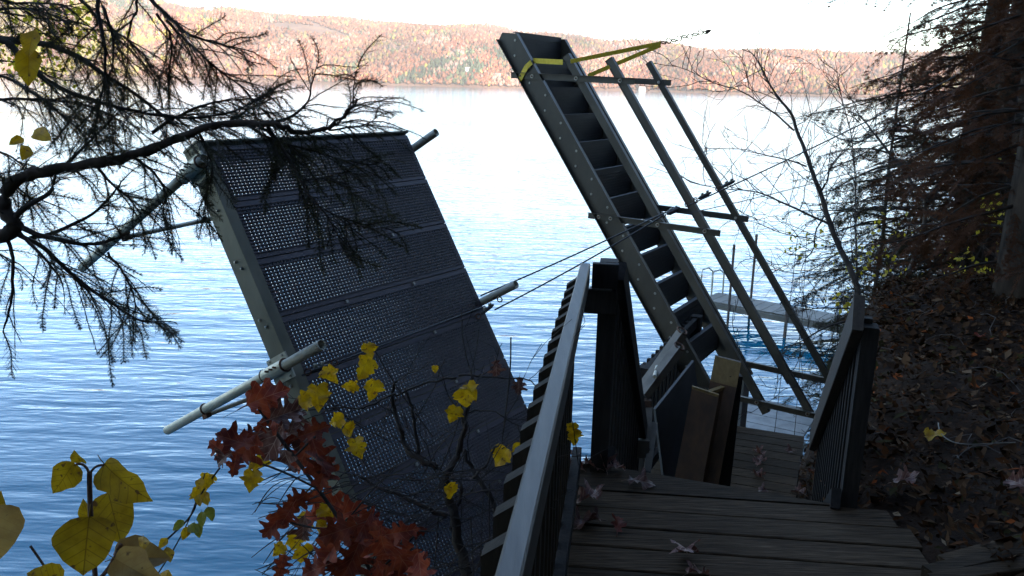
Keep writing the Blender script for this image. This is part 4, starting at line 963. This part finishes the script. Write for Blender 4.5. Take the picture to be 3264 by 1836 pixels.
sapling('brush_stem', 'thin leafless vine branch hanging across the water below the stair handrails', [
    (cq_([(1260, 520), (1215, 545), (1050, 600), (930, 665), (850, 720), (720, 775)], 6.8), .010, .002), (cq_([(850, 715), (845, 820), (820, 900)], 6.8), .004, .002), (cq_([(1240, 430), (1000, 440), (820, 455)], 7.0), .007, .002),
    (cq_([(1000, 1010), (860, 1060), (760, 1050), (640, 1140)], 6.6), .004, .0015), (cq_([(330, 460), (330, 600), (380, 760), (430, 900)], 7.5), .004, .0015)], .75, 14, (.15, .5), 'branch', 'twig')
# small-leaved yellow shrubs
def shrub(label, pts, seed, key='yleaf', n=40, spread=.16, sz=.035):
    rg = np.random.default_rng(seed); c0 = at(*pts[0]); g = float(ground(c0[0], c0[1])); e = empty('yellow_shrub', (c0[0], c0[1], min(g, c0[2]-.05)), label, 'shrub')
    tb = MB(); VV = []
    for p in pts:
        c = at(*p); b = A3(c[0]+rg.normal(0, .1), c[1]+.1, min(float(ground(c[0], c[1])), c[2]-.15)); tb.tube(smooth_path([b, (b+c)/2+rg.normal(0, .06, 3), c+A3(0, 0, .06)]), .004, 4)
        for k in range(n):
            o = c+rg.normal(0, spread, 3)*A3(1, 1, .65); y_ = unit(rg.normal(0, 1, 3)+A3(0, 0, -.5)); x_ = unit(np.cross(y_, rg.normal(0, 1, 3))); s_ = sz*rg.uniform(.6, 1.3)
            VV.append(np.stack([o, o+y_*s_*.45+x_*s_*.38, o+y_*s_, o+y_*s_*.45-x_*s_*.38]))
            if k % 5 == 0: tb.tube([c, (c+o)/2, o], .0018, 3, False)
    V = np.concatenate(VV); k = np.arange(len(VV))*4
    tb.build('stems', M['twig'], e)['kind'] = 'stuff'; local_obj('leaves', V, np.concatenate([np.stack([k, k+1, k+2], 1), np.stack([k, k+2, k+3], 1)]), M[key], e, kind='stuff')
shrub('sparse yellow leaved shrub in front of the young dark hemlock', [(2540, 780, 8.4), (2570, 760, 8.4)], 31, n=16, spread=.10, sz=.05)
shrub('yellow leaved shrub by the bare sapling trunk at the bank crest', [(2760, 830, 8.6), (2700, 835, 8.6), (2800, 850, 8.6), (2860, 720, 8.8)], 32, n=26, spread=.13, sz=.05)
shrub('yellow leaved shrub under the tall shaggy hemlock', [(3080, 820, 8.2), (3060, 890, 7.8), (3120, 880, 8)], 33, n=30, spread=.12, sz=.05)
shrub('bright yellow leaved shrub against the rusty foliage of the anchor tree', [(3170, 660, 8), (3200, 690, 8), (3150, 710, 8), (3230, 510, 8.3)], 34, n=22, spread=.11, sz=.055)
shrub('small yellow leaved sprig low on the water side by the right stair rail', [(2690, 945, 7.6), (2665, 965, 7.6), (2710, 985, 7.6)], 35, n=6, spread=.07, sz=.06)
shrub('yellow leaved sprig growing out of the leafy bank', [(3030, 1200, 5.2), (3070, 1215, 5.2)], 36, n=10, spread=.05, sz=.045)
# distant picket fence
fe = empty('picket_fence', at(3180, 690, 14.2), 'dark picket fence panel glimpsed between the hemlocks', 'fence')
for k in range(10):
    p = at(3105+k*17, 690, 14.2); MB().box(p+zz*.33, (1, 0, 0), (0, 1, 0), zz, .025, .02, .38).build('picket', M['darkwood'], fe)
for k in (.05, .6): MB().beam(at(3095, 690, 14.2)+zz*k+A3(0, .045, 0), at(3270, 692, 14.2)+zz*k+A3(0, .045, 0), zz, .04, .07).build('rail', M['darkwood'], fe)

# ------------------------------------------------------------------ foreground: shrub, vines, oak sapling, dogwood
c4b = lambda pts, d: [at(800+x/1.8433, 1050+y/1.8433, d) for x, y in pts]
DBU = 2.35
g = at(1500, 1990, DBU); root = A3(g[0], g[1], float(ground(g[0], g[1]))-.1)
stems = [([root]+c4b([(1300, 1560), (1270, 1449), (1200, 1230), (1160, 1060), (1110, 930), (1095, 820), (1140, 740), (1150, 600), (1160, 480), (1200, 380), (1210, 270)], DBU), .020, .004),
    (c4b([(1095, 820), (1000, 780), (900, 740), (870, 640), (840, 560), (830, 460), (850, 370)], DBU), .010, .004), (c4b([(985, 770), (960, 600), (920, 450), (890, 370)], DBU), .006, .003),
    (c4b([(1150, 1100), (1000, 1010), (900, 950), (800, 900), (700, 850)], DBU+.05), .009, .003), (c4b([(1180, 1180), (1230, 980), (1240, 900)], DBU), .006, .003),
    (c4b([(1470, 1500), (1440, 1200), (1380, 1020), (1300, 870), (1260, 770), (1230, 680)], DBU+.15), .011, .005), (c4b([(1300, 870), (1350, 760), (1380, 650), (1420, 650)], DBU+.15), .005, .002),
    (c4b([(850, 370), (700, 440), (570, 440), (420, 480)], DBU), .004, .0015), (c4b([(1210, 270), (1100, 280), (950, 330), (860, 375)], DBU), .004, .002), (c4b([(1210, 270), (1400, 275), (1600, 280), (1700, 330)], DBU+.2), .0035, .0015),
    (c4b([(1160, 480), (1300, 490), (1430, 480), (1540, 560), (1560, 640)], DBU+.1), .003, .0015)]
bush, bends = sapling('bare_shrub', 'dark crooked bare shrub standing in front of the grating panels', stems, .7, 15, (.1, .4), 'shrub', 'twig', None, .05, True, .0022, .001)
rg = np.random.default_rng(16); vb = MB()
for k in range(150):                         # arching vines
    x0, y0 = rg.uniform(0, 1250), rg.uniform(850, 1600); an = rg.uniform(-.3, .9); L_ = rg.uniform(250, 620); cv = rg.uniform(-1.1, .9)
    pts = [(x0+L_*u*math.cos(an), y0-L_*u*math.sin(an)+cv*L_*u*(1-u)+rg.normal(0, 5)) for u in np.linspace(0, 1, 6)]
    vp = smooth_path(c4b(pts, DBU+rg.uniform(-.25, .15))); vb.tube(vp, rg.uniform(.0012, .0024)*np.interp(np.linspace(0, 1, len(vp)), [0, .3, 1], [.4, 1, .25]), 4, False)
for pts in ([(1527, 45), (1525, 250), (1480, 620)], [(1700, 560), (1560, 780), (1480, 1000)], [(1100, 1100), (1090, 1300), (1060, 1500)], [(1290, 1100), (1300, 1300), (1310, 1480)], [(1400, 900), (1400, 1200), (1410, 1400)]):
    vb.tube(smooth_path(c4b(pts, DBU+.1)), .0022, 4, False)
vb.build('vine_stems', M['twig'], bush)['kind'] = 'stuff'
# yellow grape leaves on the vines (photo pixels on the 2576 scale)
S_ = 3264/2576
vine = empty('grape_vine', root+A3(-.2, .1, 0), 'wild vine with scattered yellow lobed leaves climbing the bare shrub', 'vine')
gl = [(930, 885, 48, -70), (912, 930, 70, 240), (833, 945, 55, 290), (880, 972, 42, 200), (938, 985, 62, 260), (765, 1012, 60, 200), (802, 1000, 66, 280), (1168, 1008, 58, 270), (1140, 1045, 52, 250), (1094, 930, 22, 270), (845, 1060, 48, 200), (882, 1085, 44, 330), (900, 1130, 62, 285), (1262, 1150, 58, 240), (1312, 1132, 44, 280), (658, 1165, 56, 330), (632, 1212, 62, 260), (516, 1212, 52, 240), (508, 1244, 52, 300), (1135, 1240, 48, 300), (1446, 1104, 46, 275), (1440, 1078, 32, 270), (775, 1310, 50, 280), (803, 1328, 46, 200), (762, 1398, 55, 270), (742, 1362, 44, 250), (820, 1288, 42, 330), (1185, 985, 44, 300), (700, 1385, 44, 230)]
for i, (x, y, L_, an) in enumerate(gl):
    d = 3.0 if x > 1240 else DBU-.1+rg.uniform(-.12, .08); L_ *= .88
    ca, sa = math.cos(R_(an)), -math.sin(R_(an))
    b = at((x-ca*L_*.5)*S_, (y-sa*L_*.5)*S_, d); e_ = at((x+ca*L_*.5)*S_, (y+sa*L_*.5)*S_, d+rg.uniform(-.03, .03))
    put_leaf('vine_leaf', 'gra%d' % (i % 4), b, e_, vine, None, rg.uniform(-.7, .7))
vs = MB()
for (p0, p1, p2, d) in (((930, 860), (1000, 980), (1090, 1100), DBU), ((800, 970), (860, 1050), (980, 1110), DBU), ((1168, 985), (1150, 1080), (1100, 1200), DBU), ((632, 1190), (700, 1150), (820, 1120), DBU), ((1440, 1060), (1450, 1130), (1455, 1170), 3.), ((516, 1190), (470, 1330), (380, 1470), 2.2), ((1262, 1130), (1330, 1080), (1380, 1000), 3.), ((1312, 1120), (1340, 1090), (1380, 1040), 3.)):
    vs.tube(smooth_path([at(p0[0]*S_, p0[1]*S_, d), at(p1[0]*S_, p1[1]*S_, d), at(p2[0]*S_, p2[1]*S_, d)]), .0018, 4, False)
vs.build('stems', M['twig'], vine)['kind'] = 'stuff'
for i, (x, y, an) in enumerate(((1250, 928, 280), (1303, 970, 260))):
    L_ = 46; ca, sa = math.cos(R_(an)), -math.sin(R_(an)); put_leaf('dry_leaf', 'brown%d' % i, at((x-ca*L_/2)*S_, (y-sa*L_/2)*S_, 2.6), at((x+ca*L_/2)*S_, (y+sa*L_/2)*S_, 2.6), vine, None, .4)
# oak sapling
ok_ = empty('oak_sapling', root+A3(-.5, -.2, 0), 'young oak with red and russet lobed leaves in front of the dock', 'sapling')
oc = [(672, 995, 120, 25), (655, 1000, 95, 160), (690, 1048, 110, 200), (720, 1040, 105, 20), (640, 1092, 120, 190), (592, 1112, 120, 170), (560, 1150, 110, 205), (590, 1170, 105, 260), (548, 1128, 90, 150), (700, 1100, 120, 250), (760, 1100, 120, 310), (790, 1085, 110, 20), (722, 1165, 105, 280), (800, 1155, 120, 285), (812, 1185, 105, 250), (690, 1318, 120, 230), (745, 1262, 100, 215), (828, 1262, 115, 150), (760, 1335, 105, 260), (872, 1290, 120, 20), (935, 1308, 115, 330), (900, 1372, 130, 300), (965, 1385, 135, 280), (1012, 1338, 120, 10), (1005, 1402, 130, 300), (1045, 1410, 125, 320), (885, 1415, 125, 250), (825, 1395, 120, 230), (785, 1435, 110, 200), (705, 1425, 100, 250), (955, 1440, 120, 280), (1045, 1332, 100, 350), (850, 1338, 110, 200), (910, 1330, 110, 240), (985, 1440, 130, 310), (660, 1065, 100, 220), (735, 1090, 110, 180), (770, 1140, 100, 250), (620, 1130, 105, 235), (840, 1420, 110, 280), (940, 1360, 120, 200), (680, 1030, 100, 120), (745, 1060, 95, 60), (800, 1300, 90, 180), (720, 1300, 95, 240), (1060, 1440, 110, 280)]
for i, (x, y, L_, an) in enumerate(oc):
    d = 2.05+rg.uniform(-.15, .2); ca, sa = math.cos(R_(an)), -math.sin(R_(an)); L_ *= rg.uniform(.55, .98)
    b = at((x-ca*L_*.5)*S_, (y-sa*L_*.5)*S_, d); e_ = at((x+ca*L_*.5)*S_, (y+sa*L_*.5)*S_, d+rg.uniform(-.06, .05))
    warm = (y > 1150 and x > 780) or i % 5 == 0
    put_leaf('oak_leaf', ('oak%d' if (warm or i % 3) else 'brown%d') % (i % 4), b, e_, ok_, None, rg.uniform(-.8, .8))
def os_(pts, r): MB().tube(smooth_path([at(x*S_, y*S_, 2.12) for x, y in pts]), r, 5).build('branch', M['twig'], ok_, True)
os_([(1000, 1600), (940, 1449), (870, 1330), (800, 1230), (740, 1150), (680, 1070), (640, 1010)], .005); os_([(800, 1230), (700, 1180), (600, 1150), (540, 1135)], .003); os_([(870, 1330), (780, 1330), (690, 1300)], .003); os_([(940, 1449), (1000, 1390), (1050, 1340)], .003); os_([(740, 1150), (790, 1100), (830, 1070)], .003)
# dogwood in the near corner
k3 = lambda x, y, d: at(x/1.969, 1100+y/1.969, d)
dr_ = k3(600, 1900, 1.1); dog = empty('dogwood_shrub', (dr_[0], dr_[1], float(ground(dr_[0], dr_[1]))), 'dogwood with large drooping yellow leaves in the near corner above the water', 'shrub')
def dst(pts, r, d=1.08): MB().tube(smooth_path([k3(x, y, d) for x, y in pts]), r, 6).build('stem', M['rust'], dog, True)
dst([(620, 2100), (610, 1600), (585, 1300), (570, 1110), (562, 900), (562, 800)], .0032); dst([(562, 810), (545, 770), (520, 748), (480, 744)], .0017); dst([(562, 810), (585, 775), (615, 755), (655, 752)], .0017)
dst([(600, 1500), (700, 1380), (740, 1280), (760, 1250)], .003); dst([(400, 1560), (300, 1420), (240, 1330), (190, 1260)], .0016)
for (b, t_, key, roll, wd, dd_) in [((462, 738), (345, 935), 'dog0', .35, 1.1, 0), ((655, 745), (885, 1000), 'dog1', -.6, .85, 0), ((680, 925), (755, 1245), 'dog2', -.15, 1.05, .05), ((560, 1075), (520, 1449), 'dog2', -.05, 1.25, -.05), ((580, 1120), (510, 1000), 'dog1', .5, .8, .05), ((715, 1345), (1010, 1300), 'tan0', .5, .9, 0), ((720, 1340), (980, 1500), 'tan0', -.2, .95, -.03), ((390, 1480), (170, 1450), 'dog3', .2, 1.3, .0), ((-40, 1010), (40, 1330), 'tan0', .7, 1.2, -.1), ((515, 735), (455, 690), 'dog1', 1.0, 1., .0), ((-30, 1100), (-10, 940), 'dog0', .3, .7, 0), ((900, 1200), (905, 1270), 'ovy0', .4, 1., 0)]:
    put_leaf('dogwood_leaf', key, k3(*b, 1.08+dd_), k3(*t_, 1.06+dd_), dog, None, roll, wd)
# small-leaved climber beside it
clm = empty('small_leaved_vine', (dr_[0]+.3, dr_[1]+.8, float(ground(dr_[0]+.3, dr_[1]+.8))), 'thin twig of small green and yellow leaves between dogwood and red oak', 'vine')
MB().tube(smooth_path([k3(*p, 1.9) for p in ((800, 1600), (920, 1340), (1080, 1190), (1200, 1080), (1260, 930), (1380, 770))]), .0022, 5).build('stem', M['twig'], clm, True)
for i, (x, y, L_, an, key) in enumerate([(1120, 1130, 90, 220, 'ova0'), (1165, 1180, 85, 250, 'ovy1'), (1240, 1160, 85, 290, 'ova1'), (1215, 1150, 70, 330, 'ova0'), (1265, 1090, 90, 270, 'ova1'), (1320, 1055, 85, 290, 'ova0'), (1025, 1240, 80, 230, 'ovy0'), (975, 1310, 80, 280, 'ovy1'), (1060, 1310, 90, 290, 'ovy0'), (1040, 1445, 70, 340, 'ovy1'), (1255, 870, 75, 260, 'ovy0'), (1310, 860, 85, 250, 'ovy1'), (1230, 920, 75, 240, 'ovy0'), (1290, 960, 80, 280, 'ovy1'), (1250, 970, 70, 270, 'ovy0')]):
    ca, sa = math.cos(R_(an)), -math.sin(R_(an)); put_leaf('small_leaf', key, k3(x-ca*L_/2, y-sa*L_/2, 1.9), k3(x+ca*L_/2, y+sa*L_/2, 1.88), clm, None, rg.uniform(-.6, .6), 1.15)

# ------------------------------------------------------------------ fallen leaves
c7 = lambda x, y: onz(1550+x/1.503, 1300+y/1.503, zt+.006)
for i, (x, y, L_, an, lab) in enumerate([(740, 365, .14, -10, 'curled dry oak leaf on the tapered top board'), (500, 455, .17, 25, 'large dry oak leaf near the handrail on the second board'), (470, 555, .16, 190, 'broad dry oak leaf against the foot of the handrail'), (630, 580, .12, 80, 'rust tinted oak leaf lying just right of the broad one'), (950, 725, .10, 250, 'small folded leaf standing on the middle of the deck'), (500, 300, .10, 170, 'dry oak leaf in the pile by the newel post'), (450, 268, .14, 30, 'dry oak leaf in the pile by the newel post'), (560, 290, .13, 100, 'dry oak leaf in the pile by the newel post'), (430, 290, .12, 330, 'dry oak leaf in the pile by the newel post'), (620, 310, .11, 220, 'dry oak leaf in the pile by the newel post'), (1010, 800, .1, 20, 'pale leaf at the near edge of the deck')]):
    p = c7(x, y); d = A3(math.cos(R_(an)), math.sin(R_(an)), .0)
    o = put_leaf('fallen_leaf', ('oak%d' if i in (3,) else 'brown%d') % (i % 4), p-d*L_*.4+A3(0, 0, .012), p+d*L_*.4+A3(0, 0, .03 if i != 4 else .09), None, A3(.1, .1, 1), rg.uniform(-.3, .3))
    tag(o, lab, 'leaf', 'dry leaves piled by the newel post' if 'pile' in lab else None)
for i in range(7):
    x, y = rg.uniform(1180, 1580), rg.uniform(130, 400); p = onz(1550+x/1.503, 1300+y/1.503, zL+.01); an = rg.uniform(0, 6.28); d = A3(math.cos(an), math.sin(an), .1)
    tag(put_leaf('fallen_leaf', 'brown%d' % (i % 4), p-d*.06, p+d*.06, None, A3(0, 0, 1), .2), 'dry brown leaf lying on the boards of the lower landing', 'leaf', 'leaves on the lower landing')
# leaf litter over the bank
rg = np.random.default_rng(5); n = 80000
t_ = rg.uniform(.3, 10.5, n); q_ = rg.uniform(-3.2, 2.3, n); x = q_*aS[0]+t_*vS[0]; y = q_*aS[1]+t_*vS[1]
inb = ~((x < 1.52+.02*(y-3)) & (x > -.5) & (y < 3.15)) & ~((x*f2[0]+y*f2[1] > 2.9) & (x*r2[0]+y*r2[1] < Fr@r2+.02) & (x*f2[0]+y*f2[1] < Fr@f2+.05)); x, y = x[inb], y[inb]; n = len(x)
z_ = ground(x, y)+rg.uniform(.005, .045, n); an = rg.uniform(0, 6.283, n); el = rg.normal(0, .5, n)
a_ = np.stack([np.cos(an)*np.cos(el), np.sin(an)*np.cos(el), np.sin(el)], 1); nn = unit(np.stack([-.3*np.ones(n), .2*np.ones(n), np.ones(n)], 1)+rg.normal(0, .45, (n, 3))); b_ = unit(np.cross(nn, a_)); c_ = np.cross(a_, b_)
s_ = np.clip(rg.lognormal(-4.05, .45, (n, 1)), .006, .05); w_ = s_*rg.uniform(.3, .65, (n, 1)); C = np.stack([x, y, z_], 1); cu = s_*rg.uniform(.1, .7, (n, 1))
V = np.stack([C-a_*s_, C+b_*w_+c_*cu*.5, C+a_*s_+c_*cu*.4, C-b_*w_+c_*cu*.5, C-c_*0], 1).reshape(-1, 3); k = np.arange(n)*5
T = np.concatenate([np.stack([k+4, k, k+1], 1), np.stack([k+4, k+1, k+2], 1), np.stack([k+4, k+2, k+3], 1), np.stack([k+4, k+3, k], 1)])
pal = .62*np.array([(.045, .021, .009), (.075, .036, .016), (.11, .058, .028), (.15, .09, .05), (.10, .036, .011), (.32, .08, .02), (.05, .042, .014), (.30, .21, .13)])
cc = pal[rg.choice(8, n, p=[.33, .27, .15, .06, .11, .015, .05, .015])]*rg.uniform(.7, 1.2, (n, 1))
tag(inst('leaf_litter', np_mesh('leaf_litter', V, T, M['litter'], np.repeat(cc, 5, 0)), None, None), 'dark fallen leaves covering the bank beside the stairs', 'leaf litter', kind='stuff')
tb = MB()
for i in range(170):
    t0, q0_ = rg.uniform(1.5, 9), rg.uniform(-1.6, .9); x0, y0 = q0_*aS[0]+t0*vS[0], q0_*aS[1]+t0*vS[1]
    if x0 < 1.6 and y0 < 3.2 or (x0*r2[0]+y0*r2[1] < Fr@r2+.05): continue
    a0 = rg.uniform(0, 6.28); L_ = rg.uniform(.1, .45); P = []
    for k in range(6):
        xx_, yy_ = x0+math.cos(a0)*L_*k/5, y0+math.sin(a0)*L_*k/5; P.append((xx_, yy_, float(ground(xx_, yy_))+.02+.05*math.sin(k*.7+i))); a0 += rg.normal(0, .25)
    tb.tube(P, rg.uniform(.0012, .003), 4, False)
o = tb.build('fallen_twigs', M['greybark']); tag(o, 'thin grey twigs and dead stalks tangled in the leaf litter', 'twigs', kind='stuff')

def hit(px_, py_):                          # where a sight line meets the bank
    D = ray(px_, py_); lo = 1.
    while lo < 14 and (D*lo)[2] > float(ground(*(D*lo)[:2])): lo += .02
    return D*lo
for i, (x, y, L_, key, lab) in enumerate([(2885, 1565, .11, 'brown1', 'orange brown leaf caught on the dark bank above the deck boards'), (3235, 1570, .12, 'brown2', 'curled brown red leaf lying high on the bank at the side of the deck'), (3120, 1095, .10, 'oak3', 'small russet leaf far up the leaf covered bank'), (2980, 1420, .09, 'gra1', 'dull yellow leaf in the litter beside the stair railing')]):
    p = hit(x, y); d = nrm(A3(math.cos(i*2.), math.sin(i*2.), .2)); tag(put_leaf('fallen_leaf', key, p+zz*.05-d*L_/2, p+zz*.05+d*L_/2, None, A3(-.5, -.3, 1), .2), lab, 'leaf')
P = [hit(x, y)+zz*.06 for x, y in ((2985, 1385), (2990, 1420), (3030, 1450), (3090, 1457), (3160, 1452), (3230, 1450))]
tag(MB().tube(smooth_path(P), .003, 5).build('dead_stalk', M['zinc'], None, True), 'pale curved dead stalk arching over the dark leaf litter', 'stalk')
